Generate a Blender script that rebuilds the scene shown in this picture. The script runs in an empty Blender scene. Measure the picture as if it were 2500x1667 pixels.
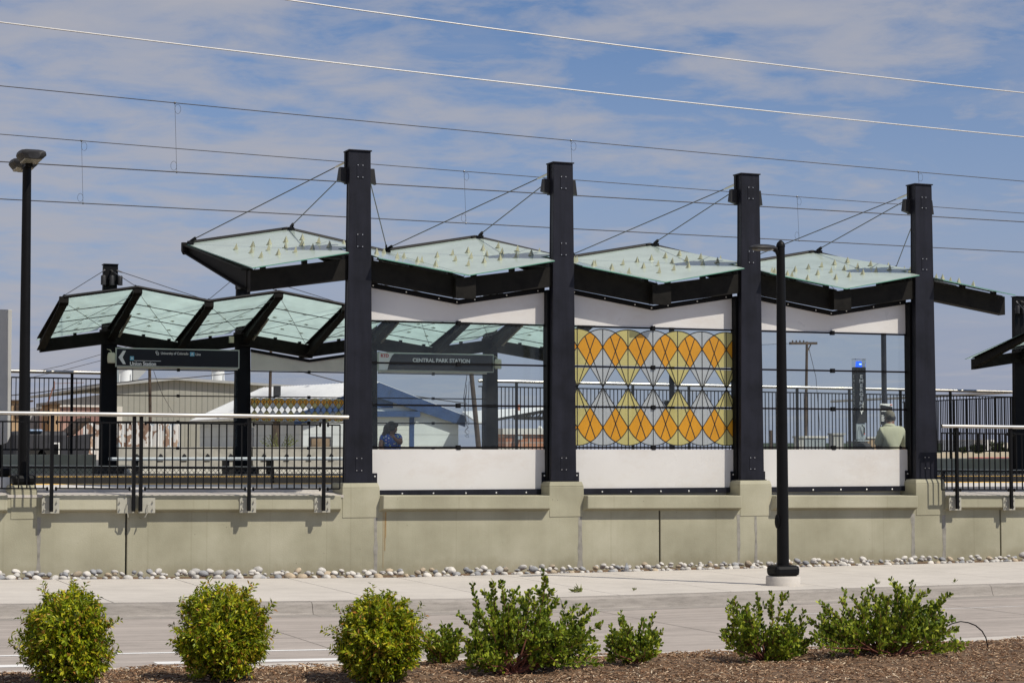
import bpy, bmesh, math, random
from mathutils import Vector, Matrix, noise
random.seed(7)
R = math.radians
scn = bpy.context.scene
col = scn.collection

# ------------------------------------------------------------------ camera geometry
F = 4790.0; TH = math.atan(.4075); PT = math.atan(263.5/F); CAM = Vector((0, -27.75, 1.85))
FW = Vector((math.sin(TH)*math.cos(PT), math.cos(TH)*math.cos(PT), math.sin(PT)))
RT = Vector((math.cos(TH), -math.sin(TH), 0)); UP = RT.cross(FW)
def ray(x, y): return FW + RT*((x-1250)/F) - UP*((y-833.5)/F)
def aY(x, y, Y):
    d = ray(x, y); return CAM + d*((Y-CAM.y)/d.y)
def aZ(x, y, z):
    d = ray(x, y); return CAM + d*((z-CAM.z)/d.z)
def gz(X): return .02*max(0., min(16., 9-X)) if X < 9 else 0.     # street rises gently to the left
def pz(X): return 1.305-.0045*X                                    # platform level
def lz(X): return 1.20-.0088*(X-5.9)                               # ledge top level

# ------------------------------------------------------------------ materials
def newmat(name):
    m = bpy.data.materials.new(name); m.use_nodes = True
    nt = m.node_tree; nt.nodes.clear(); return m, nt
class N:
    def __init__(s, nt): s.nt = nt
    def __call__(s, t, ins=None, **kw):
        n = s.nt.nodes.new(t)
        for k, v in kw.items(): setattr(n, k, v)
        for k, v in (ins or {}).items():
            if isinstance(v, bpy.types.NodeSocket): s.nt.links.new(v, n.inputs[k])
            else: n.inputs[k].default_value = v
        return n
def c4(c): return (c[0], c[1], c[2], 1.)
def ramp(n, fac, stops, interp='LINEAR'):
    r = n('ShaderNodeValToRGB', {'Fac': fac}); cr = r.color_ramp; cr.interpolation = interp
    while len(cr.elements) < len(stops): cr.elements.new(.5)
    for e, (p, c) in zip(cr.elements, stops): e.position = p; e.color = c4(c) if len(c) == 3 else c
    return r.outputs['Color']
def mixc(n, a, b, f, mode='MIX'):
    m = n('ShaderNodeMix', data_type='RGBA', blend_type=mode)
    for k, v in ((0, f), (6, a), (7, b)):
        if isinstance(v, bpy.types.NodeSocket): n.nt.links.new(v, m.inputs[k])
        else: m.inputs[k].default_value = c4(v) if isinstance(v, tuple) and len(v) == 3 else v
    return m.outputs[2]
def coords(n, scale=(1, 1, 1), kind='Object'):
    tc = n('ShaderNodeTexCoord'); mp = n('ShaderNodeMapping', {'Vector': tc.outputs[kind], 'Scale': scale})
    return mp.outputs[0]
def nz(n, scale, detail=5, rough=.6, vec=None, sc=(1, 1, 1)):
    return n('ShaderNodeTexNoise', {'Vector': vec or coords(n, sc), 'Scale': scale, 'Detail': detail, 'Roughness': rough}).outputs['Fac']
def mat(name, color, rough=.6, metal=0., var=.12, vscale=3., bump=0., bscale=40., dark=None, spec=.5, streak=0., coat=0.):
    m, nt = newmat(name); n = N(nt)
    d = tuple(c*(1-var*1.6) for c in color) if dark is None else dark
    l = tuple(min(1, c*(1+var)) for c in color)
    f = nz(n, vscale)
    c = ramp(n, f, [(.3, d), (.5, color), (.72, l)])
    if streak:
        s = nz(n, 5., 4, .7, sc=(1.6, 1.6, .12))
        s = ramp(n, s, [(.42, (1, 1, 1)), (.62, (1-streak,)*3), (.8, (1, 1, 1))])
        c = mixc(n, c, s, 1., 'MULTIPLY')
    p = n('ShaderNodeBsdfPrincipled', {'Base Color': c, 'Roughness': rough, 'Metallic': metal, 'Specular IOR Level': spec, 'Coat Weight': coat})
    if bump:
        h = nz(n, bscale, 6, .65)
        b = n('ShaderNodeBump', {'Height': h, 'Strength': bump, 'Distance': .01})
        nt.links.new(b.outputs[0], p.inputs['Normal'])
    o = n('ShaderNodeOutputMaterial', {'Surface': p.outputs[0]}); return m

def film(name, color, alpha, trans=.55, gloss=.08):
    m, nt = newmat(name); n = N(nt)
    f = nz(n, 2.2, 3)
    c = ramp(n, f, [(.3, tuple(x*.9 for x in color)), (.7, tuple(min(1, x*1.06) for x in color))])
    d = n('ShaderNodeBsdfDiffuse', {'Color': c}); t = n('ShaderNodeBsdfTranslucent', {'Color': c})
    a = n('ShaderNodeMixShader', {0: trans, 1: d.outputs[0], 2: t.outputs[0]})
    tr = n('ShaderNodeBsdfTransparent', {'Color': c4(tuple(.35+.65*x for x in color))})
    b = n('ShaderNodeMixShader', {0: alpha, 1: tr.outputs[0], 2: a.outputs[0]})
    g = n('ShaderNodeBsdfGlossy', {'Color': (1, 1, 1, 1), 'Roughness': .12})
    fr = n('ShaderNodeFresnel', {'IOR': 1.45})
    mul = n('ShaderNodeMath', {0: fr.outputs[0], 1: gloss*10}, operation='MULTIPLY'); mul.use_clamp = True
    e = n('ShaderNodeMixShader', {0: mul.outputs[0], 1: b.outputs[0], 2: g.outputs[0]})
    n('ShaderNodeOutputMaterial', {'Surface': e.outputs[0]}); return m
def clearglass(name, tint, refl=.8):
    m, nt = newmat(name); n = N(nt)
    tr = n('ShaderNodeBsdfTransparent', {'Color': c4(tint)})
    g = n('ShaderNodeBsdfGlossy', {'Color': (.85, .92, 1, 1), 'Roughness': .03})
    fr = n('ShaderNodeFresnel', {'IOR': 1.5})
    mul = n('ShaderNodeMath', {0: fr.outputs[0], 1: refl}, operation='MULTIPLY')
    dirt = n('ShaderNodeBsdfDiffuse', {'Color': (.5, .55, .55, 1)})
    df = ramp(n, nz(n, 1.5, 5), [(.35, (.01,)*3), (.75, (.05,)*3)])
    a = n('ShaderNodeMixShader', {0: df, 1: tr.outputs[0], 2: dirt.outputs[0]})
    e = n('ShaderNodeMixShader', {0: mul.outputs[0], 1: a.outputs[0], 2: g.outputs[0]})
    n('ShaderNodeOutputMaterial', {'Surface': e.outputs[0]}); return m
def leafmat(name, stops, trans=.35):
    m, nt = newmat(name); n = N(nt)
    g = n('ShaderNodeNewGeometry')
    c = ramp(n, g.outputs['Random Per Island'], stops)
    v = nz(n, 5., 3); c = mixc(n, c, ramp(n, v, [(.3, (.72,)*3), (.7, (1.15, 1.12, 1.))]), 1., 'MULTIPLY')
    p = n('ShaderNodeBsdfPrincipled', {'Base Color': c, 'Roughness': .45, 'Specular IOR Level': .35})
    t = n('ShaderNodeBsdfTranslucent', {'Color': c})
    e = n('ShaderNodeMixShader', {0: trans, 1: p.outputs[0], 2: t.outputs[0]})
    n('ShaderNodeOutputMaterial', {'Surface': e.outputs[0]}); return m
def islandmat(name, stops, rough=.85, bump=.4, bs=60):
    m, nt = newmat(name); n = N(nt)
    g = n('ShaderNodeNewGeometry'); c = ramp(n, g.outputs['Random Per Island'], stops)
    c = mixc(n, c, ramp(n, nz(n, 30.), [(.3, (.7,)*3), (.7, (1.2,)*3)]), 1., 'MULTIPLY')
    b = n('ShaderNodeBump', {'Height': nz(n, bs), 'Strength': bump, 'Distance': .01})
    p = n('ShaderNodeBsdfPrincipled', {'Base Color': c, 'Roughness': rough, 'Normal': b.outputs[0], 'Specular IOR Level': .2})
    n('ShaderNodeOutputMaterial', {'Surface': p.outputs[0]}); return m

M = {}
M['steel'] = mat('navy_steel', (.0125, .013, .020), .45, var=.3, vscale=2.2, bump=.15, bscale=160, spec=.25, streak=.3)
M['black'] = mat('black_steel', (.0045, .0045, .005), .5, var=.2, bump=.1, bscale=120, spec=.16)
M['beam'] = mat('black_brown_steel', (.010, .009, .0075), .65, var=.3, vscale=6, bump=.15, bscale=120, spec=.15)
M['silver'] = mat('brushed_metal', (.56, .53, .48), .36, metal=1., var=.06, vscale=8)
M['cable'] = mat('cable_steel', (.10, .10, .10), .4, metal=.6, var=.1)
M['feeder'] = mat('bright_wire', (.42, .41, .40), .5, metal=.3, var=.1, vscale=20)
M['wire'] = mat('dark_wire', (.035, .033, .04), .6)
M['bolt'] = mat('bolt_zinc', (.75, .74, .72), .35, metal=.7)
M['roofglass'] = film('frosted_roof_glass', (.62, .72, .655), .78, trans=.22, gloss=.08)
M['roofglassfar'] = film('frosted_roof_glass_far', (.77, .88, .85), .86, trans=.80, gloss=.015)  # same glass, coloured lighter and more translucent so its underside looks sunlit
M['pyramid'] = film('pyramid_glass', (.50, .50, .34), .97, trans=.25, gloss=.1)
M['glassedge'] = mat('glass_edge_green', (.12, .30, .22), .2)
M['glass'] = clearglass('screen_glass', (.86, .925, .915), .8)
M['glassfar'] = clearglass('far_screen_glass', (.93, .95, .95), .35)
def whitemat():
    m, nt = newmat('white_satin_panel'); n = N(nt)
    base = ramp(n, nz(n, .8, 4, .5), [(.3, (.63, .61, .585)), (.7, (.69, .675, .655))])
    sm = ramp(n, nz(n, 1.9, 8, .75, sc=(.5, 1, 1.)), [(.50, (1,)*3), (.68, (.86, .80, .74))])
    base = mixc(n, base, sm, .5, 'MULTIPLY')
    sp = ramp(n, nz(n, 60., 3, .8), [(.62, (1,)*3), (.75, (.75, .70, .64))]); gt = ramp(n, nz(n, 2.3, 3), [(.5, (0,)*3), (.65, (1,)*3)])
    base = mixc(n, base, mixc(n, (1., 1., 1.), sp, gt), 1., 'MULTIPLY')
    p = n('ShaderNodeBsdfPrincipled', {'Base Color': base, 'Roughness': ramp(n, nz(n, 1.2, 5), [(.3, (.24,)*3), (.7, (.42,)*3)]), 'Specular IOR Level': .7})
    n('ShaderNodeOutputMaterial', {'Surface': p.outputs[0]}); return m
M['white'] = whitemat()
M['offwhite'] = mat('cream_panel', (.66, .62, .55), .6, var=.05)
M['orange'] = film('orange_glass', (.80, .37, .028), .97, trans=.35)
M['yellowg'] = film('pale_yellow_glass', (.66, .58, .22), .92, trans=.35)
M['whiteg'] = film('milky_glass', (.56, .585, .585), .82, trans=.35)
M['lead'] = mat('black_line', (.01, .01, .01), .6)
M['concrete_light'] = mat('platform_concrete', (.55, .53, .50), .85, var=.1, vscale=1.5, bump=.2)
M['tactile'] = mat('tactile_yellow', (.72, .42, .06), .7, var=.12, vscale=5)
M['rubber'] = mat('platform_face_black', (.02, .018, .015), .8)
M['ballast'] = mat('ballast', (.10, .09, .08), .9, var=.4, vscale=12, bump=1., bscale=20)
M['plate'] = mat('painted_plate', (.40, .385, .32), .6, var=.05)
M['screenblk'] = mat('sign_black', (.008, .008, .009), .3, spec=.4)
M['signwhite'] = mat('sign_white', (.80, .80, .78), .5, var=.02)
M['signframe'] = mat('sign_frame', (.55, .60, .52), .5, var=.05)
M['signblue'] = mat('sign_light_blue', (.18, .50, .68), .5, var=.02)
M['signred'] = mat('sign_red', (.55, .05, .05), .5, var=.02)
M['cream'] = mat('cream_plastic', (.62, .60, .44), .5, var=.04)
M['grey'] = mat('grey_paint', (.38, .38, .37), .6, var=.05)
M['lgrey'] = mat('light_grey_paint', (.42, .42, .40), .6, var=.05)
M['dgrey'] = mat('dark_grey_paint', (.028, .028, .03), .5, var=.1, spec=.25)
M['galv'] = mat('galvanised', (.36, .40, .42), .45, metal=.3, var=.08)
M['lens'] = mat('lamp_lens', (.22, .205, .16), .3)
M['wood'] = mat('weathered_wood', (.075, .048, .03), .85, var=.35, vscale=4, streak=.4)
M['stem'] = mat('red_brown_bark', (.16, .055, .035), .7, var=.3, vscale=20)
M['stemA'] = mat('brown_bark', (.07, .05, .03), .8, var=.3, vscale=20)
M['leafA'] = leafmat('spirea_leaf', [(0, (.06, .095, .006)), (.30, (.20, .28, .010)), (.62, (.42, .49, .02)), (.86, (.66, .62, .035)), (.97, (.46, .22, .05))])
M['leafB'] = leafmat('manzanita_leaf', [(0, (.045, .085, .008)), (.4, (.15, .22, .018)), (.78, (.32, .40, .034)), (1, (.50, .54, .06))], .25)
M['leafY'] = leafmat('fresh_leaf', [(0, (.20, .32, .03)), (1, (.38, .48, .05))], .3)
M['leafT'] = leafmat('tree_leaf', [(0, (.03, .055, .015)), (.6, (.07, .11, .03)), (1, (.14, .18, .06))], .2)
M['weed'] = leafmat('weed_leaf', [(0, (.12, .16, .04)), (1, (.25, .27, .08))], .2)
M['skin'] = mat('brown_skin', (.19, .09, .055), .5, var=.1)
M['hair'] = mat('black_hair', (.010, .009, .009), .5, var=.3, vscale=30, bump=.5, bscale=90)
M['shirtg'] = mat('pale_green_cotton', (.45, .45, .33), .85, var=.08, bump=.3, bscale=12)
M['cap'] = mat('khaki_cap', (.16, .145, .115), .85, var=.12)
M['trousers'] = mat('dark_trousers', (.03, .03, .035), .85)
M['redpaint'] = mat('red_kerb_paint', (.42, .03, .03), .7)
M['sand'] = mat('dry_ground', (.40, .33, .22), .95, var=.2, vscale=.2)
M['pink'] = mat('pink_brick', (.42, .27, .23), .8, var=.1)
M['whiteroof'] = mat('white_metal_roof', (.74, .74, .74), .5, var=.04)
M['bluepaint'] = mat('blue_painted_wood', (.022, .055, .15), .6, var=.2)
M['whitewall'] = mat('white_block_wall', (.62, .66, .66), .8, var=.05, bump=.3)
M['window'] = mat('dark_window', (.05, .06, .07), .2)
M['boards'] = mat('window_boards', (.22, .16, .10), .7, var=.4, vscale=2)
M['dark'] = mat('charcoal_metal', (.035, .035, .04), .7, var=.3, vscale=1)
M['tan'] = mat('tan_stucco', (.42, .29, .17), .9, var=.2, vscale=.8)
M['capstone'] = mat('pale_cap', (.62, .6, .56), .8)
M['bluelamp'] = None
m, nt = newmat('blue_beacon'); n = N(nt)
e = n('ShaderNodeEmission', {'Color': (.02, .12, 1., 1), 'Strength': 1.6}); n('ShaderNodeOutputMaterial', {'Surface': e.outputs[0]}); M['bluelamp'] = m
m, nt = newmat('beacon_core'); n = N(nt)
e = n('ShaderNodeEmission', {'Color': (.45, .7, 1., 1), 'Strength': 2.5}); n('ShaderNodeOutputMaterial', {'Surface': e.outputs[0]}); M['beaconcore'] = m

def wallmat():
    m, nt = newmat('painted_concrete_wall'); n = N(nt)
    base = ramp(n, nz(n, 1.1, 6, .6), [(.3, (.32, .303, .218)), (.5, (.375, .357, .262)), (.7, (.435, .415, .315))])
    st = ramp(n, nz(n, 1.3, 6, .7, sc=(1.8, 1, .16)), [(.40, (1.03,)*3), (.58, (.95, .94, .93)), (.72, (1,)*3)])
    base = mixc(n, base, st, .6, 'MULTIPLY')
    pits = n('ShaderNodeTexVoronoi', {'Vector': coords(n), 'Scale': 7.}, feature='F1')
    pm = ramp(n, pits.outputs['Distance'], [(.03, (.45,)*3), (.06, (1,)*3)])
    gate = ramp(n, nz(n, 1.7, 2), [(.44, (0,)*3), (.55, (1,)*3)])
    base = mixc(n, base, mixc(n, (1., 1., 1.), pm, gate), 1., 'MULTIPLY')
    blot = ramp(n, nz(n, .55, 3, .5), [(.35, (.93, .93, .91)), (.65, (1.06, 1.06, 1.05))])
    fl = n('ShaderNodeTexNoise', {'Vector': coords(n, (1, .0, .0)), 'Scale': 9., 'Detail': 1.}).outputs['Fac']
    base = mixc(n, base, ramp(n, fl, [(.595, (1,)*3), (.60, (.90, .895, .88)), (.612, (.90, .895, .88)), (.62, (1,)*3)]), .8, 'MULTIPLY')
    tz = n('ShaderNodeSeparateXYZ', {0: n('ShaderNodeTexCoord').outputs['Object']}).outputs[2]
    spl = n('ShaderNodeMath', {0: nz(n, 3., 5, .7), 1: .55}, operation='MULTIPLY').outputs[0]
    spl = n('ShaderNodeMath', {0: spl, 1: tz}, operation='SUBTRACT').outputs[0]
    base = mixc(n, base, ramp(n, spl, [(.05, (1,)*3), (.24, (.84, .82, .78))]), 1., 'MULTIPLY')
    base = mixc(n, base, blot, 1., 'MULTIPLY')
    b = n('ShaderNodeBump', {'Height': nz(n, 45., 7, .7), 'Strength': .25, 'Distance': .01})
    b2 = n('ShaderNodeBump', {'Height': pm, 'Strength': .4, 'Distance': .01, 'Normal': b.outputs[0]})
    p = n('ShaderNodeBsdfPrincipled', {'Base Color': base, 'Roughness': .8, 'Normal': b2.outputs[0], 'Specular IOR Level': .3})
    n('ShaderNodeOutputMaterial', {'Surface': p.outputs[0]}); return m
M['wall'] = wallmat()
def pavemat(name, c, xs=1., streak=(.3, 1.6), amt=.1, stain=.0):
    m, nt = newmat(name); n = N(nt)
    base = ramp(n, nz(n, .9, 6, .65), [(.3, tuple(x*.90 for x in c)), (.5, c), (.72, tuple(x*1.06 for x in c))])
    st = ramp(n, nz(n, 4., 5, .65, sc=(.05, streak[1], 1)), [(.35, (1-amt,)*3), (.65, (1+amt*.6,)*3)])
    base = mixc(n, base, st, 1., 'MULTIPLY')
    sp = ramp(n, nz(n, 90., 2, .8), [(.3, (.86,)*3), (.55, (1.04,)*3)])
    base = mixc(n, base, sp, .7, 'MULTIPLY')
    if stain:
        s2 = ramp(n, nz(n, 6., 6, .8, sc=(.5, 1, 4)), [(.45, (1,)*3), (.7, (1-stain,)*3)])
        base = mixc(n, base, s2, 1., 'MULTIPLY')
    b = n('ShaderNodeBump', {'Height': nz(n, 70., 5, .7), 'Strength': .2, 'Distance': .006})
    p = n('ShaderNodeBsdfPrincipled', {'Base Color': base, 'Roughness': .88, 'Normal': b.outputs[0], 'Specular IOR Level': .25})
    n('ShaderNodeOutputMaterial', {'Surface': p.outputs[0]}); return m
M['walk'] = pavemat('sidewalk_concrete', (.55, .51, .46), amt=.05, stain=.10)
M['kerb'] = pavemat('kerb_concrete', (.33, .30, .27), amt=.14, stain=.35)
M['road'] = pavemat('road_concrete', (.385, .34, .305), amt=.15, stain=.16)
M['paint'] = mat('road_paint', (.74, .73, .71), .7, var=.08, vscale=10)
M['mulchbase'] = mat('mulch_soil', (.14, .085, .048), .95, var=.5, vscale=14, bump=1., bscale=30)
M['chips'] = islandmat('bark_chips', [(0, (.04, .02, .010)), (.35, (.18, .095, .05)), (.7, (.40, .24, .14)), (.9, (.62, .45, .29)), (1, (.80, .68, .50))])
def rockmat(name, a, b, c):
    m, nt = newmat(name); n = N(nt)
    oi = n('ShaderNodeObjectInfo')
    base = ramp(n, nz(n, 14., 5, .7), [(.3, a), (.5, b), (.7, c)])
    tint = ramp(n, oi.outputs['Random'], [(0, (.72, .72, .72)), (.5, (1, .98, .95)), (1, (1.18, 1.15, 1.1))])
    base = mixc(n, base, tint, 1., 'MULTIPLY')
    sp = ramp(n, nz(n, 90., 3, .8), [(.38, (.6,)*3), (.55, (1.05,)*3)])
    base = mixc(n, base, sp, .7, 'MULTIPLY')
    bm = n('ShaderNodeBump', {'Height': nz(n, 30., 4), 'Strength': .3, 'Distance': .01})
    p = n('ShaderNodeBsdfPrincipled', {'Base Color': base, 'Roughness': .85, 'Normal': bm.outputs[0], 'Specular IOR Level': .25})
    n('ShaderNodeOutputMaterial', {'Surface': p.outputs[0]}); return m
M['rock_white'] = rockmat('pale_stone', (.46, .44, .42), (.60, .58, .55), (.70, .68, .64))
M['rock_grey'] = rockmat('grey_stone', (.20, .21, .23), (.32, .33, .35), (.46, .46, .47))
M['rock_tan'] = rockmat('tan_stone', (.30, .22, .14), (.46, .38, .28), (.60, .54, .44))
def ribmat(name, c, per, dark=.55, vert=True):
    m, nt = newmat(name); n = N(nt)
    tc = n('ShaderNodeTexCoord'); sx = n('ShaderNodeSeparateXYZ', {0: tc.outputs['Object']})
    a = n('ShaderNodeMath', {0: sx.outputs[0], 1: sx.outputs[1]}, operation='ADD') if vert else None
    src = a.outputs[0] if vert else sx.outputs[2]
    f = n('ShaderNodeMath', {0: src, 1: 1/per}, operation='MULTIPLY'); f = n('ShaderNodeMath', {0: f.outputs[0]}, operation='FRACT')
    w = ramp(n, f.outputs[0], [(0, (dark,)*3), (.12, (1,)*3), (.88, (1,)*3), (1, (dark,)*3)])
    base = ramp(n, nz(n, .6, 5), [(.3, tuple(x*.88 for x in c)), (.7, tuple(x*1.08 for x in c))])
    base = mixc(n, base, w, 1., 'MULTIPLY')
    p = n('ShaderNodeBsdfPrincipled', {'Base Color': base, 'Roughness': .7})
    n('ShaderNodeOutputMaterial', {'Surface': p.outputs[0]}); return m
M['rib'] = ribmat('ribbed_warehouse', (.33, .32, .275), .36, .5)
M['block'] = ribmat('painted_block', (.62, .66, .66), .55, .8, vert=False)
M['shadeblock'] = ribmat('shade_side_block', (.60, .64, .66), .55, .85, vert=False)  # copy of the painted block with the side walls' shade tinted in
def brickmat():
    m, nt = newmat('red_brick'); n = N(nt)
    tc = n('ShaderNodeTexCoord'); sx = n('ShaderNodeSeparateXYZ', {0: tc.outputs['Object']})
    cx = n('ShaderNodeCombineXYZ', {0: sx.outputs[0], 1: sx.outputs[2]})
    b = n('ShaderNodeTexBrick', {'Vector': cx.outputs[0], 'Color1': (.35, .15, .09, 1), 'Color2': (.45, .22, .13, 1), 'Mortar': (.35, .30, .27, 1), 'Scale': 1., 'Brick Width': .6, 'Row Height': .22, 'Mortar Size': .02})
    p = n('ShaderNodeBsdfPrincipled', {'Base Color': b.outputs[0], 'Roughness': .85}); n('ShaderNodeOutputMaterial', {'Surface': p.outputs[0]}); return m
M['brick'] = brickmat()
def muralmat():
    m, nt = newmat('mural_paint'); n = N(nt)
    v = coords(n, (1., 0, .62)); w = n('ShaderNodeTexNoise', {'Vector': v, 'Scale': 2.5, 'Detail': 2.})
    mv = n('ShaderNodeVectorMath', {0: v, 1: w.outputs['Color']}, operation='ADD')
    f = n('ShaderNodeTexVoronoi', {'Vector': mv.outputs[0], 'Scale': 5.5}).outputs['Color']
    g = n('ShaderNodeSeparateColor', {0: f})
    c = ramp(n, g.outputs[0], [(0, (.26, .16, .11)), (.35, (.68, .64, .60)), (.6, (.45, .50, .55)), (.75, (.40, .28, .2)), (.85, (.68, .66, .63))], 'CONSTANT')
    p = n('ShaderNodeBsdfPrincipled', {'Base Color': c, 'Roughness': .8}); n('ShaderNodeOutputMaterial', {'Surface': p.outputs[0]}); return m
M['mural'] = muralmat()
def floralmat():
    m, nt = newmat('blue_floral_cotton'); n = N(nt)
    v = n('ShaderNodeTexVoronoi', {'Vector': coords(n), 'Scale': 27.})
    s = n('ShaderNodeSeparateColor', {0: v.outputs['Color']})
    fc = ramp(n, s.outputs[0], [(0, (.6, .65, .7)), (.4, (.45, .55, .12)), (.6, (.02, .25, .5)), (.8, (.65, .45, .5))], 'CONSTANT')
    k = ramp(n, v.outputs['Distance'], [(.26, (1,)*3), (.34, (0,)*3)])
    c = mixc(n, (.015, .075, .36), fc, k)
    p = n('ShaderNodeBsdfPrincipled', {'Base Color': c, 'Roughness': .8}); n('ShaderNodeOutputMaterial', {'Surface': p.outputs[0]}); return m
M['floral'] = floralmat()

# ------------------------------------------------------------------ mesh builder
class MB:
    def __init__(s): s.v = []; s.f = []; s.m = []
    def add(s, vs, fs, mi=0):
        o = len(s.v); s.v += [tuple(v) for v in vs]; s.f += [tuple(i+o for i in f) for f in fs]; s.m += [mi]*len(fs)
    def box(s, x0, x1, y0, y1, z0, z1, mi=0):
        s.add([(x, y, z) for z in (z0, z1) for y in (y0, y1) for x in (x0, x1)],
              [(0, 2, 3, 1), (4, 5, 7, 6), (0, 1, 5, 4), (2, 6, 7, 3), (0, 4, 6, 2), (1, 3, 7, 5)], mi); return s
    def hexa(s, p, mi=0):      # p: 8 points, bottom 4 ccw, top 4 ccw
        s.add(p, [(3, 2, 1, 0), (4, 5, 6, 7), (0, 1, 5, 4), (1, 2, 6, 5), (2, 3, 7, 6), (3, 0, 4, 7)], mi); return s
    def prism(s, poly, y0, y1, mi=0):   # poly in (x,z), extruded along y
        n = len(poly); a = [(x, y0, z) for x, z in poly]; b = [(x, y1, z) for x, z in poly]
        s.add(a+b, [tuple(range(n-1, -1, -1)), tuple(range(n, 2*n))]+[(i, (i+1) % n, n+(i+1) % n, n+i) for i in range(n)], mi); return s
    def beam(s, p, q, w, h, mi=0, up=Vector((0, 0, 1))):
        p = Vector(p); q = Vector(q); d = (q-p).normalized(); sd = d.cross(up)
        if sd.length < 1e-5: sd = d.cross(Vector((0, 1, 0)))
        sd.normalize(); u = sd.cross(d); sd *= w/2; u *= h/2
        s.hexa([p-sd-u, p+sd-u, q+sd-u, q-sd-u, p-sd+u, p+sd+u, q+sd+u, q-sd+u], mi); return s
    def tube(s, pts, r, n=8, mi=0, cap=True):
        pts = [Vector(p) for p in pts]; rs = r if isinstance(r, (list, tuple)) else [r]*len(pts)
        vs = []; k = len(pts)
        for i, p in enumerate(pts):
            d = (pts[min(i+1, k-1)]-pts[max(i-1, 0)]).normalized()
            a = d.cross(Vector((0, 0, 1)) if abs(d.z) < .9 else Vector((0, 1, 0))).normalized(); b = d.cross(a)
            for j in range(n):
                t = 2*math.pi*j/n; vs.append(p+(a*math.cos(t)+b*math.sin(t))*rs[i])
        fs = [(i*n+j, i*n+(j+1) % n, (i+1)*n+(j+1) % n, (i+1)*n+j) for i in range(k-1) for j in range(n)]
        if cap: fs += [tuple(range(n-1, -1, -1)), tuple(range((k-1)*n, k*n))]
        s.add(vs, fs, mi); return s
    def lathe(s, c, prof, n=20, mi=0):   # prof: (r,z)
        vs = [(c[0]+r*math.cos(2*math.pi*j/n), c[1]+r*math.sin(2*math.pi*j/n), c[2]+z) for r, z in prof for j in range(n)]
        k = len(prof)
        s.add(vs, [(i*n+j, i*n+(j+1) % n, (i+1)*n+(j+1) % n, (i+1)*n+j) for i in range(k-1) for j in range(n)]+[tuple(range(n-1, -1, -1)), tuple(range((k-1)*n, k*n))], mi); return s
    def ell(s, c, r, mi=0, nu=12, nv=8, rot=None):
        vs = []; 
        for i in range(nv+1):
            ph = math.pi*i/nv
            for j in range(nu):
                t = 2*math.pi*j/nu; v = Vector((r[0]*math.sin(ph)*math.cos(t), r[1]*math.sin(ph)*math.sin(t), r[2]*math.cos(ph)))
                if rot: v = rot @ v
                vs.append(Vector(c)+v)
        s.add(vs, [(i*nu+j, (i+1)*nu+j, (i+1)*nu+(j+1) % nu, i*nu+(j+1) % nu) for i in range(nv) for j in range(nu)], mi); return s
    def build(s, name, mats, parent=None, loc=None, smooth=False, bevel=0, solid=True):
        me = bpy.data.meshes.new(name)
        off = parent.location if parent is not None and parent.parent is None else (parent['_w'] if parent is not None else (Vector(loc) if loc is not None else Vector((0, 0, 0))))
        off = Vector(off)
        me.from_pydata([tuple(Vector(v)-off) for v in s.v], [], s.f)
        if solid:
            bm = bmesh.new(); bm.from_mesh(me); bmesh.ops.recalc_face_normals(bm, faces=bm.faces); bm.to_mesh(me); bm.free()
        for mm in (mats if isinstance(mats, list) else [mats]): me.materials.append(mm)
        if isinstance(mats, list): me.polygons.foreach_set('material_index', s.m)
        if smooth: me.polygons.foreach_set('use_smooth', [True]*len(me.polygons))
        me.update()
        o = bpy.data.objects.new(name, me); col.objects.link(o)
        if parent is not None: o.parent = parent; o['_w'] = off[:]
        else: o.location = off; o['_w'] = off[:]
        if smooth:
            md = o.modifiers.new('es', 'EDGE_SPLIT'); md.split_angle = R(38)
        if bevel:
            md = o.modifiers.new('bv', 'BEVEL'); md.width = bevel; md.segments = 2; md.limit_method = 'ANGLE'; md.angle_limit = R(40)
        return o
def tag(o, label=None, cat=None, group=None, kind=None):
    if label: o['label'] = label
    if cat: o['category'] = cat
    if group: o['group'] = group
    if kind: o['kind'] = kind
    return o
def thing(name, label, cat, loc, group=None):
    o = bpy.data.objects.new(name, None); col.objects.link(o); o.location = loc; o.empty_display_size = .1
    o['_w'] = tuple(loc); return tag(o, label, cat, group)
def text(name, s, size, m, loc, parent, align='LEFT', rot=(R(90), 0, 0), off=0., sx=1., ext=.003, vertical=False):
    cu = bpy.data.curves.new(name, 'FONT'); cu.body = s; cu.size = size; cu.align_x = align; cu.align_y = 'CENTER'; cu.extrude = ext; cu.offset = off
    if vertical: cu.space_line = .82
    t = bpy.data.objects.new(name+'_c', cu); col.objects.link(t)
    dg = bpy.context.evaluated_depsgraph_get(); me = bpy.data.meshes.new_from_object(t.evaluated_get(dg)); bpy.data.objects.remove(t)
    me.materials.clear(); me.materials.append(m); me.name = name
    mt = Matrix.Translation(Vector(loc)-Vector(parent['_w'])) @ Matrix.Rotation(rot[2], 4, 'Z') @ Matrix.Rotation(rot[0], 4, 'X') @ Matrix.Diagonal((sx, 1, 1, 1))
    me.transform(mt); o = bpy.data.objects.new(name, me); col.objects.link(o); o.parent = parent; o['_w'] = parent['_w']; return o
def copytree(o, loc, label=None, rotz=0):
    c = o.copy(); col.objects.link(c); c.location = loc; c.rotation_euler.z = rotz
    if label: c['label'] = label
    def rec(a, b):
        for ch in list(a.children):
            d = ch.copy(); col.objects.link(d); d.parent = b; rec(ch, d)
    rec(o, c); return c

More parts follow.
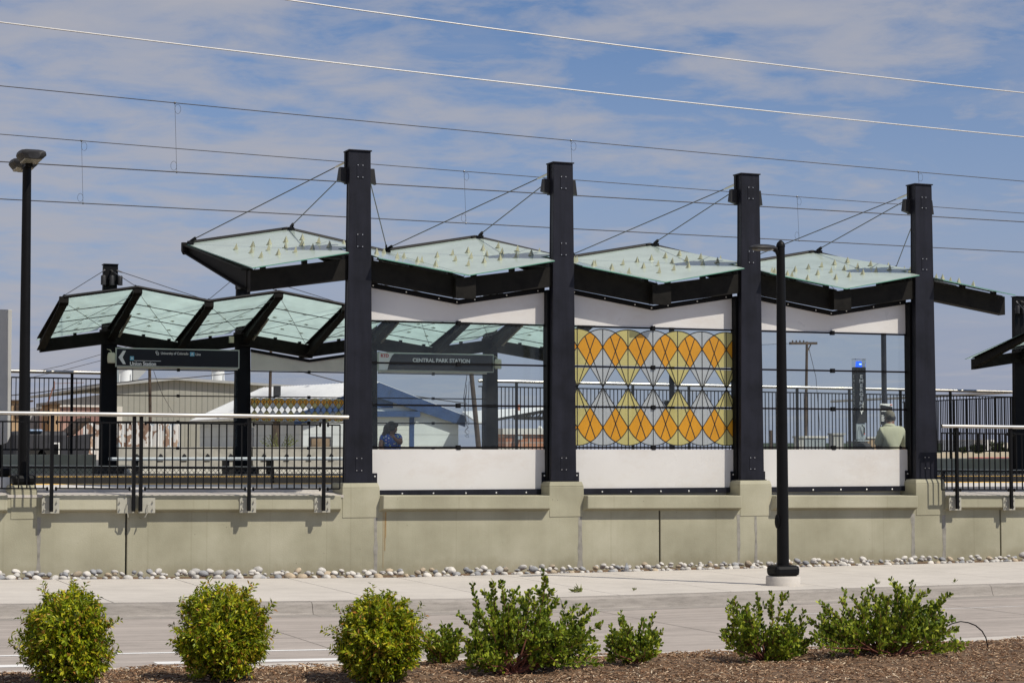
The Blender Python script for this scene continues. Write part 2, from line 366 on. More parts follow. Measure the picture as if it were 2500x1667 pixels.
# ------------------------------------------------------------------ setting
def strip(name, m, ya, yb, za, zb, x0=-70, x1=120, step=2., tg=True, gs=True, kind='structure', sub=1):
    b = MB(); xs = []; x = x0
    while x < x1: xs.append(x); x += step if -6 < x < 40 else 8
    xs.append(x1)
    for x in xs:
        g = gz(x) if gs else 0
        for j in range(sub+1):
            t = j/sub; b.v.append((x, ya+(yb-ya)*t, za+(zb-za)*t+g))
    k = sub+1
    for i in range(len(xs)-1):
        for j in range(sub): b.f.append((i*k+j, (i+1)*k+j, (i+1)*k+j+1, i*k+j+1)); b.m.append(0)
    o = b.build(name, m, solid=False); return tag(o, kind=kind)
# base ground and far ground
b = MB(); b.add([(-1500, -600, -.6), (1800, -600, -.6), (1800, 2500, -.6), (-1500, 2500, -.6)], [(0, 1, 2, 3)]); tag(b.build('ground', M['sand'], solid=False), kind='structure')
b = MB(); ys = [(20.95, 1.05), (24, 1.25), (40, 1.5), (90, 1.55), (2400, 1.56)]
for y, z in ys: b.v += [(-1500, y, z), (1800, y, z)]
for i in range(4): b.f.append((2*i, 2*i+1, 2*i+3, 2*i+2)); b.m.append(0)
tag(b.build('ground_beyond', M['sand'], solid=False), kind='structure')
b = MB(); b.add([(-200, 27, 1.33), (400, 27, 1.33), (400, 39, 1.504), (-200, 39, 1.504)], [(0, 1, 2, 3)]); tag(b.build('back_road', mat('asphalt', (.09, .09, .09), .9), solid=False), kind='structure')
strip('rock_bed', M['mulchbase'], -.95, .02, -.03, -.01)
strip('road', M['road'], -13.0, -5.15, -.155, -.15)
def Yk(X): return -11.85+.067*(max(-6, min(30, X))-3.5)
# sidewalk slabs with open joints
b = MB(); gaps = []
js = [aZ(x, y, 0).x for x, y in ((95, 1417), (383, 1415), (660, 1412), (935, 1410), (1205, 1407), (1443, 1402), (1700, 1398), (1958, 1394), (2210, 1388))]
sp = (js[-1]-js[0])/(len(js)-1); js = [js[0]+sp*i for i in range(-30, 60)]
for i in range(len(js)-1):
    a, c = js[i]+.006, js[i+1]-.006
    b.hexa([(a, -4.93, -.2), (c, -4.93, -.2), (c, -.86, -.2), (a, -.86, -.2), (a, -4.93, gz(a)), (c, -4.93, gz(c)), (c, -.86, gz(c)+.015), (a, -.86, gz(a)+.015)])
tag(b.build('sidewalk', M['walk'], bevel=.006), kind='structure')
b = MB()
kj = [js[0]+sp*2*i-.9 for i in range(46)]
for i in range(len(kj)-1):
    a, c = kj[i]+.0035, kj[i+1]-.0035
    prof = [(-4.945, -.2), (-4.945, -.002), (-5.10, -.006), (-5.135, -.03), (-5.17, -.13), (-5.19, -.147), (-5.5, -.148), (-5.5, -.2)]
    n_ = len(prof); vs = [(x, y, z+gz(x)) for x in (a, c) for y, z in prof]
    b.add(vs, [tuple(range(n_)), tuple(range(2*n_-1, n_-1, -1))]+[(k, n_+k, n_+(k+1) % n_, (k+1) % n_) for k in range(n_)])
tag(b.build('kerb', M['kerb']), kind='structure')
b = MB(); x = -60.
while x < 100:
    a, c = x, x+3.99; n_ = 8
    pr = [(-2.6, -.3), (-2.6, -.01), (-.25, 0), (-.10, -.004), (-.05, -.03), (-.02, -.14), (0, -.149), (0, -.3)]
    vs = [(q, Yk(q)+y, z+gz(q)) for q in (a, c) for y, z in pr]
    b.add(vs, [tuple(range(n_)), tuple(range(2*n_-1, n_-1, -1))]+[(k, n_+k, n_+(k+1) % n_, (k+1) % n_) for k in range(n_)]); x += 4.
tag(b.build('kerb_gutter', M['walk']), kind='structure')
def mark(name, x0, x1, ya, yb, w):
    b = MB(); k = 12
    for i in range(k+1):
        x = x0+(x1-x0)*i/k; y = ya+(yb-ya)*i/k; z = -.155+(y+13)/7.85*.005+.003+gz(x)
        b.v += [(x, y-w/2, z), (x, y+w/2, z)]
    for i in range(k): b.f.append((2*i, 2*i+2, 2*i+3, 2*i+1)); b.m.append(0)
    return tag(b.build(name, M['paint'], solid=False), kind='structure')
b = MB()
for i in range(-8, 14):
    x = js[0]+sp*30+i*4.6+1.3
    b.add([(x-.006, -5.5, -.1485+gz(x)), (x+.006, -5.5, -.1485+gz(x)), (x+.006, -12.0, -.1525+gz(x)), (x-.006, -12.0, -.1525+gz(x))], [(0, 1, 2, 3)])
for y in (-5.51, -8.1):
    for i in range(30): x0, x1 = -6+i*2, -4+i*2; z = -.155+(y+13)/7.85*.005+.0015; b.add([(x0, y-.004, z+gz(x0)), (x1, y-.004, z+gz(x1)), (x1, y+.004, z+gz(x1)), (x0, y+.004, z+gz(x0))], [(0, 1, 2, 3)])
tag(b.build('road_joints', mat('joint_sealant', (.22, .195, .17), .9), solid=False), kind='structure')
mark('lane_line', -40, 6.9, -9.35, -9.35, .10)
mark('edge_line', 11.9, 60, -6.8, -6.8, .035)
mark('lane_bar', 3.7, 5.5, -10.25, -10.25, .2); mark('lane_bar', -2, 2.7, -10.25, -10.25, .2)

# mulch bed
def Ym(X): return Yk(X)-.55+.05*noise.noise(Vector((X*1.7, 0, 5)))
def mz(x, y): return .02+.05*min(1, (Ym(x)-y)/.8)+max(0, (-14-y)*.02)+gz(x)+.05*noise.noise(Vector((x*1.3, y*1.3, 0)))+.02*noise.noise(Vector((x*7, y*7, 3)))
b = MB(); nx, ny = 260, 70
ysm = [-4.0*(j/46) if j <= 46 else -4.0-(j-46)*1.2 for j in range(ny+1)]
xsm = [-10+i*.14 for i in range(nx+1)]
b.v = [(x, Ym(x)+y, mz(x, Ym(x)+y) if y < -.02 else gz(x)-.02) for y in ysm for x in xsm]
b.f = [(j*(nx+1)+i, (j+1)*(nx+1)+i, (j+1)*(nx+1)+i+1, j*(nx+1)+i+1) for j in range(ny) for i in range(nx)]; b.m = [0]*len(b.f)
o = b.build('mulch_bed', M['mulchbase'], solid=False, smooth=True); o.modifiers.clear(); tag(o, kind='structure')
b = MB()
for i in range(52000):
    x = random.uniform(1.0, 14.5); y = Ym(x)+.01-3.3*random.random()**1.2; z = mz(x, y)+.004+random.random()*.012
    big = random.random() < .06
    l = random.uniform(.010, .034)*(2.2 if big else 1); w = random.uniform(.003, .009)*(1.7 if big else 1); t = .003
    a = random.uniform(0, math.pi); ti = random.uniform(-.5, .5); tj = random.uniform(-.6, .6)
    d = Vector((math.cos(a), math.sin(a), ti)).normalized(); s_ = d.cross(Vector((0, math.sin(tj), math.cos(tj)))).normalized(); u = s_.cross(d)
    c = Vector((x, y, z)); d *= l/2; s_ *= w/2; u *= t/2
    b.hexa([c-d-s_-u, c+d-s_*.6-u, c+d*.9+s_-u, c-d+s_*.7-u, c-d-s_+u, c+d-s_*.6+u, c+d*.9+s_+u, c-d+s_*.7+u])
tag(b.build('bark_mulch', M['chips'], solid=False), 'brown bark chips spread over the planting bed', 'mulch', kind='stuff')

# platforms
def slab(name, m, y0, y1, zoff=0., th=.3, x0=-60, x1=110):
    b = MB(); b.hexa([(x0, y0, pz(x0)-th+zoff), (x1, y0, pz(x1)-th+zoff), (x1, y1, pz(x1)-th+zoff), (x0, y1, pz(x0)-th+zoff), (x0, y0, pz(x0)+zoff), (x1, y0, pz(x1)+zoff), (x1, y1, pz(x1)+zoff), (x0, y1, pz(x0)+zoff)])
    return tag(b.build(name, m), kind='structure')
slab('near_platform', M['concrete_light'], .46, 5.15, th=1.3)
b = MB()
for xa_0, xb_0 in ((-14., 8.63), (19.12, 40.)):
    k = 12
    for i in range(k):
        a, c = xa_0+(xb_0-xa_0)*i/k, xa_0+(xb_0-xa_0)*(i+1)/k
        b.add([(a, -.015, lz(a)+.008), (c, -.015, lz(c)+.008), (c, 1.3, pz(c)+.006), (a, 1.3, pz(a)+.006), (a, -.015, lz(a)-.03), (c, -.015, lz(c)-.03)], [(0, 1, 2, 3), (4, 5, 1, 0)])
tag(b.build('platform_edge_paving', M['walk'], solid=False), kind='structure')
slab('tactile_strip', M['tactile'], 4.5, 5.148, zoff=.006, th=.005)
slab('far_platform', mat('far_platform_paving', (.035, .035, .035), .9, var=.2), 14.05, 20.45, th=1.3)  # shadow over the far platform put into the paving colour
slab('far_tactile_strip', M['tactile'], 14.052, 14.7, zoff=.006, th=.005)
slab('far_platform_face', M['rubber'], 14.0, 14.048, zoff=-.03, th=1.3)
b = MB(); b.add([(-60, 5.2, .05), (110, 5.2, -.3), (110, 14, -.3), (-60, 14, .05)], [(0, 1, 2, 3)]); tag(b.build('track_bed', M['ballast'], solid=False), kind='structure')

# ------------------------------------------------------------------ retaining wall of the near platform
SPN = 3.315; XN0 = 8.90
colsN = [XN0+SPN*i for i in range(4)]
W = thing('retaining_wall', 'olive painted concrete retaining wall below the railings and shelter', 'wall', (10, .2, 0))
joints = [aY(308, 1300, 0).x, aY(1611, 1330, 0).x, aY(2443, 1300, 0).x]
xs = [-60]+joints+[100]
for i in range(4):
    b = MB(); a, c = xs[i]+(.012 if i else 0), xs[i+1]-.012
    b.hexa([(a, 0, -.5), (c, 0, -.5), (c, .45, -.5), (a, .45, -.5), (a, 0, lz(a)-.012), (c, 0, lz(c)-.012), (c, .45, lz(c)-.012), (a, .45, lz(a)-.012)])
    b.build('wall_panel', M['wall'], W, bevel=.012)
b = MB()
for j in joints: b.box(j-.014, j+.014, .03, .4, -.5, lz(j)-.05)
b.build('joint_filler', M['rubber'], W)
ledges = [(-12., 3.80), (4.23, 8.58), (9.16, 11.91), (12.47, 15.23), (15.79, 18.54), (19.10, 34.)]
for a, c in ledges:
    b = MB(); b.hexa([(a+.05, -.12, lz(a)-.2), (c-.02, -.12, lz(c)-.2), (c, -.002, lz(c)-.24), (a, -.002, lz(a)-.24), (a+.05, -.12, lz(a)), (c-.02, -.12, lz(c)), (c, .3, lz(c)), (a, .3, lz(a))])
    b.build('ledge', M['wall'], W, bevel=.012)
for x in colsN+[4.02]:
    w_ = .29 if x > 5 else .18; zt = 1.335
    b = MB(); b.hexa([(x-w_, -.008, lz(x)-.33), (x+w_, -.008, lz(x)-.33), (x+w_, .6, lz(x)-.33), (x-w_, .6, lz(x)-.33), (x-w_, -.008, zt-.05), (x+w_, -.008, zt-.05), (x+w_, .6, zt-.05), (x-w_, .6, zt-.05)])
    b.hexa([(x-w_, -.008, zt-.05), (x+w_, -.008, zt-.05), (x+w_, .6, zt-.05), (x-w_, .6, zt-.05), (x-w_+.02, 0.015, zt+.02), (x+w_-.02, .015, zt+.02), (x+w_-.03, .57, zt+.02), (x-w_+.03, .57, zt+.02)])
    b.build('column_plinth', M['wall'], W, bevel=.01)
# repaired stains: grey patch strips beside plinths
M['patch'] = mat('grey_patch', (.285, .27, .235), .85, var=.2, vscale=9)
b = MB()
for px, w_ in ((917, .07), (1416, .1), (1803, .07), (2229, .09), (2305, .1), (95, .07), (1845, .06)):
    x = aY(px, 1300, 0).x; zt = lz(x)-.3; k = 14; prev = None
    for i in range(k+1):
        z = -.05+(zt+.05)*i/k; ww = w_/2*(.75+.5*noise.noise(Vector((x*3, z*6, 1)))); dx = .012*noise.noise(Vector((x, z*5, 7)))
        cur = [(x-ww+dx, -.0025, z), (x+ww+dx, -.0025, z)]
        if prev: b.add([prev[0], prev[1], cur[1], cur[0]], [(0, 1, 2, 3)])
        prev = cur
b.build('grey_patch', M['patch'], W, solid=False)
b = MB(); x = aY(940, 1300, 0).x
for dx, w_, z0 in ((0, .008, .35), (-.03, .004, .1), (.015, .005, .55)):
    b.add([(x+dx-w_, -.003, z0), (x+dx+w_*.3, -.003, z0), (x+dx+w_, -.003, lz(x)-.245), (x+dx-w_, -.003, lz(x)-.245)], [(0, 1, 2, 3)])
b.build('rust_stain', mat('rust_run', (.34, .22, .09), .9, var=.2, vscale=9), W, solid=False)

# ------------------------------------------------------------------ near railings
def railing(name, label, xs_posts, x0, x1, zr, yp=-.2):
    """zr(x): handrail height; posts hang on painted plates bolted to the ledge"""
    T = thing(name, label, 'railing', (x0, yp, lz(x0)), 'platform edge railings of black pickets')
    b = MB(); b.tube([(x0, yp-.02, zr(x0)), (x1, yp-.02, zr(x1))], .030, 16); b.build('handrail', M['silver'], T, smooth=True)
    prev = None
    ps = list(xs_posts)
    for x in ps:
        b = MB(); b.box(x-.024, x+.024, yp-.02, yp+.03, lz(x)-.22, zr(x)-.028)
        b.tube([(x, yp-.02, zr(x)-.04), (x, yp-.02, zr(x)-.02)], .02, 8); b.build('post', M['black'], T, bevel=.004)
        side = -.095 if x == 5.498 else (.10 if x == 5.597 else .0)
        b = MB(); b.box(x-.12+side, x+.12+side, -.138, -.118, lz(x)-.245, lz(x)-.03); pl = b.build('mounting_plate', M['plate'], T, bevel=.003)
        for dx in (-.085, .085):
            for dz in (-.085, -.185): b = MB(); b.tube([(x+dx+side, -.138, lz(x)+dz), (x+dx+side, -.165, lz(x)+dz)], .013, 6); b.build('bolt', M['plate'], pl)
        if side:
            b = MB(); s = 1 if side < 0 else -1
            b.tube([(x+side+.01, -.14, lz(x)-.12), (x+side+.01, -.17, lz(x)-.14), (x+side+.01, -.18, lz(x)-.22), (x+side+.03*s, -.16, lz(x)-.3), (x+side+.07*s, -.02, lz(x)-.32)], .008, 6); b.build('ground_wire', M['plate'], pl, smooth=True)
    ends = [x0]+ps+[x1-(.12 if x1 < 9 else 0)]
    zt = lambda x: zr(x)-.115
    zb = lambda x: lz(x)+.10
    for a, c in zip(ends[:-1], ends[1:]):
        if c-a < .12: continue
        b = MB(); ga = .0 if a == x0 else .045; gc = .0 if c == ends[-1] else .045
        for zf in (zt, zb): b.beam((a+ga, yp, zf(a)), (c-gc, yp, zf(c)), .03, .022)
        k = max(1, round((c-a)/.109)); 
        for i in range(k+1):
            x = a+(c-a)*i/k
            if (i == 0 and ga) or (i == k and gc): continue
            b.box(x-.0085, x+.0085, yp-.0085, yp+.0085, zb(x), zt(x))
        for xx, on in ((a+.06, ga), (c-.06, gc)):
            if on:
                for zf in (zt, zb): b.ell((xx, yp, zf(xx)-.004), (.018, .03, .03), nu=8, nv=6)
        b.build('picket_panel', M['black'], T)
    return T
zrl = lambda x: 2.349-.0055*(x-3.65)
railing('railing', 'black picket railing with bright metal handrail left of the first shelter column', [2.35, 4.362, 5.498, 5.597, 7.156, 8.268], -6., 8.63, zrl)
zrr = lambda x: 2.238-.006*(x-18.93)
railing('railing', 'black picket railing with bright metal handrail right of the last shelter column', [19.238, 20.324, 21.9, 23.6, 25.4, 27.2], 18.93, 30., zrr)

# ------------------------------------------------------------------ art glass pattern
def clip(poly, xlo, xhi, zlo, zhi):
    for ax, val, sg in ((0, xlo, 1), (0, xhi, -1), (1, zlo, 1), (1, zhi, -1)):
        out = []
        for i in range(len(poly)):
            p, q = poly[i-1], poly[i]; pi, qi = sg*(p[ax]-val) >= 0, sg*(q[ax]-val) >= 0
            if pi != qi:
                t = (val-p[ax])/(q[ax]-p[ax]); out.append((p[0]+(q[0]-p[0])*t, p[1]+(q[1]-p[1])*t))
            if qi: out.append(q)
        poly = out
        if len(poly) < 3: return None
    return poly
def art(x0, x1, z0, z1, Y, per, xoff, parent, dz=1, lw=.0135, mats=('orange', 'yellowg', 'whiteg'), bars=()):
    u = per/339.; zc = (z0+z1)/2; H = (z1-z0)/2*.985; vs = H/675.
    def arc(dx): dxn = dx/u; return (-1*(478.6-775)+math.sqrt(max(0, 378.6**2-dxn**2)))*vs    # height above centre at dx from the fan centre
    b = MB(); L = MB(); ys = Y-.006*dz; yl = Y-.0095*dz
    def addp(poly, mi):
        for seg in segs:
            p = clip(poly, x0, x1, seg[0], seg[1])
            if p: b.add([(x, ys, z) for x, z in p], [tuple(range(len(p)))], mi)
    cuts = [z0]+[z for z in bars if z0 < z < z1]+[z1]; segs = [(cuts[i]+(.02 if i else 0), cuts[i+1]-(.02 if i < len(cuts)-2 else 0)) for i in range(len(cuts)-1)]
    def line(pts):
        for p, q in zip(pts[:-1], pts[1:]):
            if p[0] > q[0]: p, q = q, p
            dx, dzz = q[0]-p[0], q[1]-p[1]; l = math.hypot(dx, dzz) or 1; nx_, nz_ = -dzz/l*lw/2, dx/l*lw/2
            for seg in segs:
                pl = clip([(p[0]-nx_, p[1]-nz_), (q[0]-nx_, q[1]-nz_), (q[0]+nx_, q[1]+nz_), (p[0]+nx_, p[1]+nz_)], x0, x1, seg[0]-.008, seg[1]+.008)
                if pl: L.add([(x, yl, z) for x, z in pl], [tuple(range(len(pl)))])
    k0 = int(math.floor((x0-xoff)/per))-1; k1 = int(math.ceil((x1-xoff)/per))+1
    K = 8
    for k in range(k0, k1+1):
        xc = xoff+k*per; mi = 2 if k % 2 == 0 else 1
        for sg in (1, -1):
            Z = lambda h: zc+sg*h
            # cap
            top = [(xc+per/2*t, Z(arc(per/2*t))) for t in [i/K*2-1 for i in range(K+1)]]
            low = [(xc+per*(.5-t), Z(arc(per*(.5+t)))) for t in [i/K*.5 for i in range(K+1)]]
            right = [(xc+per/2*(1-t), Z(arc(per/2*(1+t)))) for t in [i/K for i in range(K+1)]]   # neighbour (right) fan's arc back to centre
            left = [(xc-per/2*t, Z(arc(per-per/2*t))) for t in [i/K for i in range(K+1)]]
            addp(top+right[1:]+left[1:], mi)
            # lower kite
            eh = arc(per)
            addp([(xc, Z(eh)), (xc+per/2, Z(eh*535./1000+eh*.0)) if False else (xc+per/2, Z(eh*.5)), (xc, Z(0)), (xc-per/2, Z(eh*.5))], mi)
            # orange diamond to the right of this fan
            xm = xc+per/2
            a1 = [(xc+per*t, Z(arc(per*(1-t)))) for t in [i/K*.5 for i in range(K+1)]]
            a2 = [(xc+per*t, Z(arc(per*t))) for t in [.5+i/K*.5 for i in range(K+1)]]
            addp(a1+a2[1:]+[(xm, Z(eh*.5))], 0)
            line([(xc+per*(i/10-1), Z(arc(per*abs(i/10-1)))) for i in range(21)])
            line([(xc-per, Z(eh)), (xc, Z(0))]); line([(xc, Z(0)), (xc+per, Z(eh))])
            for s2 in (1, -1):
                t = 250./550/(339./eh*vs) if False else None
                hx = .70*per; hz = arc(hx); line([(xc, Z(0)), (xc+s2*hx, Z(hz))])
            line([(xc-.0001, Z(0)), (xc+.0001, Z(arc(0)))])
    o_ = len(b.v); b.v += L.v; b.f += [tuple(i+o_ for i in f) for f in L.f]; b.m += [3]*len(L.f)
    b.build('art_glass', [M[q] for q in mats]+[M['lead']], parent, solid=False)

# ------------------------------------------------------------------ shelters
ZP, ZV, DB = 4.71, 4.465, .31       # tie beam top at columns / valleys, depth
EP, EV = 5.49, 5.19                 # high edge of the roof
def shelter(name, label, X0, sp, n, Y0, sg, near, screens, artbay, upper, ground_z, pyr):
    skw = -.20 if near else .04; EP, EV = (5.40, 5.10) if near else (5.46, 5.19)
    T = thing(name, label, 'station shelter', (X0, Y0+sg*.15, ground_z), None)
    P = lambda x, y, z: Vector((X0+x+skw*max(0, y-.3)/2.95, Y0+sg*y, z))
    def hx(b, x0, x1, y0, y1, z0, z1): 
        ya, yb = sorted((Y0+sg*y0, Y0+sg*y1)); b.box(X0+x0, X0+x1, ya, yb, z0, z1)
    st = M['steel'] if near else M['black']; bmt = M['beam']
    xe0, xe1 = -sp/2, (n-1)*sp+sp/2
    for k in range(n):
        x = k*sp; b = MB(); z0 = ground_z
        w0, w1 = .213, .163
        for (ya, yb, f) in ((0, .02, 1.), (.02, .13, .95), (.13, .15, 1.)):
            y_a, y_b = sorted((Y0+sg*ya, Y0+sg*yb))
            b.hexa([(X0+x-w0*f, y_a, z0), (X0+x+w0*f, y_a, z0), (X0+x+w0*f, y_b, z0), (X0+x-w0*f, y_b, z0), (X0+x-w1*f, y_a, 6.3), (X0+x+w1*f, y_a, 6.3), (X0+x+w1*f, y_b, 6.3), (X0+x-w1*f, y_b, 6.3)])
        c = b.build('column', st, T, bevel=.005)
        b = MB(); hx(b, x-.185, x+.178, -.02, .26, 6.302, 6.322); b.build('cap_plate', st, c, bevel=.003)
        b = MB(); hx(b, x-.185, x+.17, .152, .23, 5.82, 6.30); b.build('light_housing', M['black'], c, bevel=.006)
        for dx in (-.2, 0, .2):
            if near:
                b = MB(); a_ = dx-(.07 if dx < 0 else (.05 if dx == 0 else .03)); c_ = dx+(.03 if dx < 0 else (.05 if dx == 0 else .07)); oa, oc = (-.03, 0) if dx < 0 else ((0, .03) if dx > 0 else (0, 0))
                ya, yb = sorted((Y0+sg*.14, Y0+sg*.23)) if dx else sorted((Y0+sg*.232, Y0+sg*.30))
                b.hexa([(X0+x+a_+oa, ya, 5.87), (X0+x+c_+oc, ya, 5.83), (X0+x+c_+oc, yb, 5.83), (X0+x+a_+oa, yb, 5.87), (X0+x+a_, ya, 6.07), (X0+x+c_, ya, 6.07), (X0+x+c_, yb, 6.07), (X0+x+a_, yb, 6.07)]); b.build('spotlight', M['dgrey'], c, bevel=.004); continue
            b = MB(); b.lathe((X0+x+dx, Y0+sg*.33, 5.80), [(.036, 0), (.062, 0), (.062, .21), (.05, .23), (.0, .23)], 14); hx(b, x+dx-.02, x+dx+.02, .20, .30, 5.9, 5.96)
            s_ = b.build('spotlight', M['dgrey'], c, smooth=True)
        if near:
            for zc in (6.0, 4.96, 1.63):
                b = MB(); hx(b, x-.052, x+.052, -.006, 0, zc-.105, zc+.105); ap = b.build('access_plate', st, c, bevel=.001)
                for dx in (-.038, .038):
                    for dz in (-.09, .09): b = MB(); b.tube([P(x+dx, -.006, zc+dz), P(x+dx, -.012, zc+dz)], .007, 6); b.build('screw', M['bolt'], c)
            b = MB(); hx(b, x-.25, x+.25, -.015, .30, ground_z-.0, ground_z+.012); b.build('base_plate', st, c)
        # stays
        for j, (tx, tz) in enumerate(((x-sp/2, EV), (x, EP), (x+sp/2, EV))):
            p = P(x+(tx-x)*.085, .20, 6.17); q = P(tx, 3.12, tz+.09); d = (q-p).normalized()
            b = MB(); b.tube([p, q], .0085, 6); cb = b.build('stay_cable', M['cable'], T, smooth=True)
            b = MB(); b.tube([p, p+d*.05, p+d*.06, p+d*.2, p+d*.26], [.022, .026, .02, .018, .009], 8); b.build('turnbuckle', M['silver'], cb, smooth=True)
            b = MB(); b.beam(q-d*.12, q+Vector((0, sg*.02, -.02)), .03, .05); b.beam(P(tx, 3.0, tz+.045), P(tx, 3.2, tz+.06), .04, .05); b.build('cable_clevis', M['black'], cb)
    # knots of the zigzag: (x, beam top z, edge z)
    kn = []
    for k in range(n): kn += [(k*sp-sp/2, ZV, EV), (k*sp, ZP, EP)]
    kn.append((xe1, ZV, EV))
    b = MB()
    for (xa, za, _), (xb, zb, _) in zip(kn[:-1], kn[1:]):
        ya, yb = sorted((Y0+sg*.05, Y0+sg*.24))
        b.hexa([(X0+xa, ya, za-DB), (X0+xb, ya, zb-DB), (X0+xb, yb, zb-DB), (X0+xa, yb, za-DB), (X0+xa, ya, za), (X0+xb, ya, zb), (X0+xb, yb, zb), (X0+xa, yb, za)])
    b.build('tie_beam', bmt, T)
    for i, (x, zb, ze) in enumerate(kn):
        b = MB(); hw = .08
        def sect(x, ya, yb, zta, ztb, da, db, w):
            y_a, y_b = Y0+sg*ya, Y0+sg*yb; ka, kb = skw*max(0, ya-.3)/2.95, skw*max(0, yb-.3)/2.95
            b.hexa([(X0+x-w+ka, y_a, zta-da), (X0+x+w+ka, y_a, zta-da), (X0+x+w+kb, y_b, ztb-db), (X0+x-w+kb, y_b, ztb-db), (X0+x-w+ka, y_a, zta), (X0+x+w+ka, y_a, zta), (X0+x+w+kb, y_b, ztb), (X0+x-w+kb, y_b, ztb)])
        zt0, zt1 = zb+.035, ze+.03
        sect(x, .24, 3.2, zt0, zt1, .02, .02, .09); sect(x, .24, 3.2, zt0-.28, zt1-.12, .02, .02, .09); sect(x, .24, 3.2, zt0-.02, zt1-.02, .262, .102, .012)
        sect(x, 3.2, 3.3, zt1+.04, zt1+.045, .20, .14, .10)
        b.build('rafter', bmt, T)
        if i % 2 == 1 and not near:
            b = MB(); p = P(x+.13, .6, zt0+.04*0-.2); q = P(x+.13, 1.9, zt0+(zt1-zt0)*.55-.18); b.beam(p, q, .05, .04); b.build('light_strip', M['lens'], T)
    for x, zb, _ in kn[2:-1:2]: b = MB(); hx(b, x-.165, x+.165, -.09, .049, zb-DB-.012, zb-.012); b.build('valley_cover', bmt, T, bevel=.004)
    b = MB()
    for (xa, _, za), (xb, _, zb) in zip(kn[:-1], kn[1:]): b.tube([P(xa, 3.28, za+.065), P(xb, 3.28, zb+.065)], .038, 8)
    b.build('edge_tube', M['black'], T, smooth=True)
    b = MB()
    for (xa, z1, za), (xb, z2, zb) in zip(kn[:-1], kn[1:]):
        def at(s, y): t = (y+.2)/3.45; return P(xa+(xb-xa)*s, y, (z1+(z2-z1)*s)*(1-t)+(za+(zb-za)*s)*t-.09)
        b.tube([at(.08, .35), at(.92, 3.1)], .006, 5); b.tube([at(.92, .35), at(.08, 3.1)], .006, 5)
        for y in (.35, 1.3, 2.25): b.tube([at(.03, y)+Vector((0, 0, .085)), at(.97, y)+Vector((0, 0, .085))], .011, 5)
    b.build('brace_rods', M['cable'], T, smooth=True)
    for (xa, z1, za), (xb, z2, zb) in zip(kn[:-1], kn[1:]):
        for s in (.12, .5, .88): x = xa+(xb-xa)*s; z = z1+(z2-z1)*s; b = MB(); hx(b, x-.035, x+.035, .06, .15, z-.01, z+.055); b.build('glass_standoff', M['black'], T)
    # roof glass
    pyr_mesh = None
    for fi, ((xa, z1, za), (xb, z2, zb)) in enumerate(zip(kn[:-1], kn[1:])):
        rise = z2 > z1; zA1, zA2 = (z1, z2+.07) if rise else (z1, z2)
        def at(s, y, dz=0): t = y/3.25; return P(xa+(xb-xa)*s, y, (zA1+(zA2-zA1)*s)*(1-t)+(za+(zb-za)*s)*t+.045+dz)
        e0, e1 = (-.02 if fi == 0 else .003), (1.02 if fi == 2*n-1 else .997)
        lo0 = -.32 if (near and fi % 2 == 0) else -.22
        nt_ = .235/(sp/2)
        q = [at(e0, -.2), at(1-nt_, -.2), at(1-nt_, .36), at(e1, .36), at(e1, 3.22), at(e0, 3.22)] if rise else [at(nt_, -.2), at(e1, -.2), at(e1, 3.22), at(e0, 3.22), at(e0, .36), at(nt_, .36)]
        b = MB(); b.add(q+[v+Vector((0, 0, .014)) for v in q], [(5, 4, 3, 2, 1, 0), (6, 7, 8, 9, 10, 11)]+[(i, (i+1) % 6, 6+(i+1) % 6, 6+i) for i in range(6)])
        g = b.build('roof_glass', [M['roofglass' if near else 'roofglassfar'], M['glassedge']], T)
        me = g.data; 
        for p_ in me.polygons:
            if abs(p_.normal.z) < .4: p_.material_index = 1
        # pyramids
        pts = []
        if fi < len(pyr) and pyr[fi]:
            rows = pyr[fi]
            for (s, y) in rows: pts.append((s, y))
        for (s, y) in pts:
            c = at(s, y, .014)
            if pyr_mesh is None:
                b = MB(); h = .105; w = .031
                b.add([(-w, -w, 0), (w, -w, 0), (w, w, 0), (-w, w, 0), (0, 0, h)], [(3, 2, 1, 0), (0, 1, 4), (1, 2, 4), (2, 3, 4), (3, 0, 4)])
                b.lathe((0, 0, -.004), [(.05, 0), (.05, .006)], 12)
                o_ = b.build('glass_pyramid', M['pyramid']); pyr_mesh = o_.data; bpy.data.objects.remove(o_)
            o = bpy.data.objects.new('glass_pyramid', pyr_mesh); col.objects.link(o); o.parent = g; o.location = c-Vector(g['_w']); o.rotation_euler = (R(5)*sg, 0, random.uniform(0, 1.5))
    # screens between columns
    yp = .26
    for k in range(n-1):
        if not screens[k]: continue
        xa, xb = k*sp+.205, (k+1)*sp-.19; xm = (xa+xb)/2; zA, zM = (4.372, 4.142) if near else (4.33, 4.10)
        cxl, cxr = xa-.04, xb-(.03 if near else -.02)
        if near: b = MB(); hx(b, cxr, cxr+.09, .13, .30, 1.36, 4.33); b.build('side_post', M['black'], T, bevel=.003)
        if upper[k]:
            b = MB(); mt_ = M['white'] if near else M['offwhite']
            poly = [(X0+cxl, 3.80), (X0+cxr, 3.80), (X0+cxr, zA-.045), (X0+xm, zM-.045), (X0+cxl, zA-.045)]
            ya, yb = sorted((Y0+sg*yp, Y0+sg*(yp+.02))); b.prism(poly, ya, yb); b.build('white_panel', mt_, T)
            b = MB(); dy = -.035
            for (p0, q0, p1, q1) in ((cxl, zA, xm, zM), (xm, zM, cxr, zA)):
                ya, yb = sorted((Y0+sg*(yp-.03), Y0+sg*(yp+.045)))
                b.hexa([(X0+p0, ya, q0-.075), (X0+p1, ya, q1-.075), (X0+p1, yb, q1-.075), (X0+p0, yb, q0-.075), (X0+p0, ya, q0), (X0+p1, ya, q1), (X0+p1, yb, q1), (X0+p0, yb, q0)])
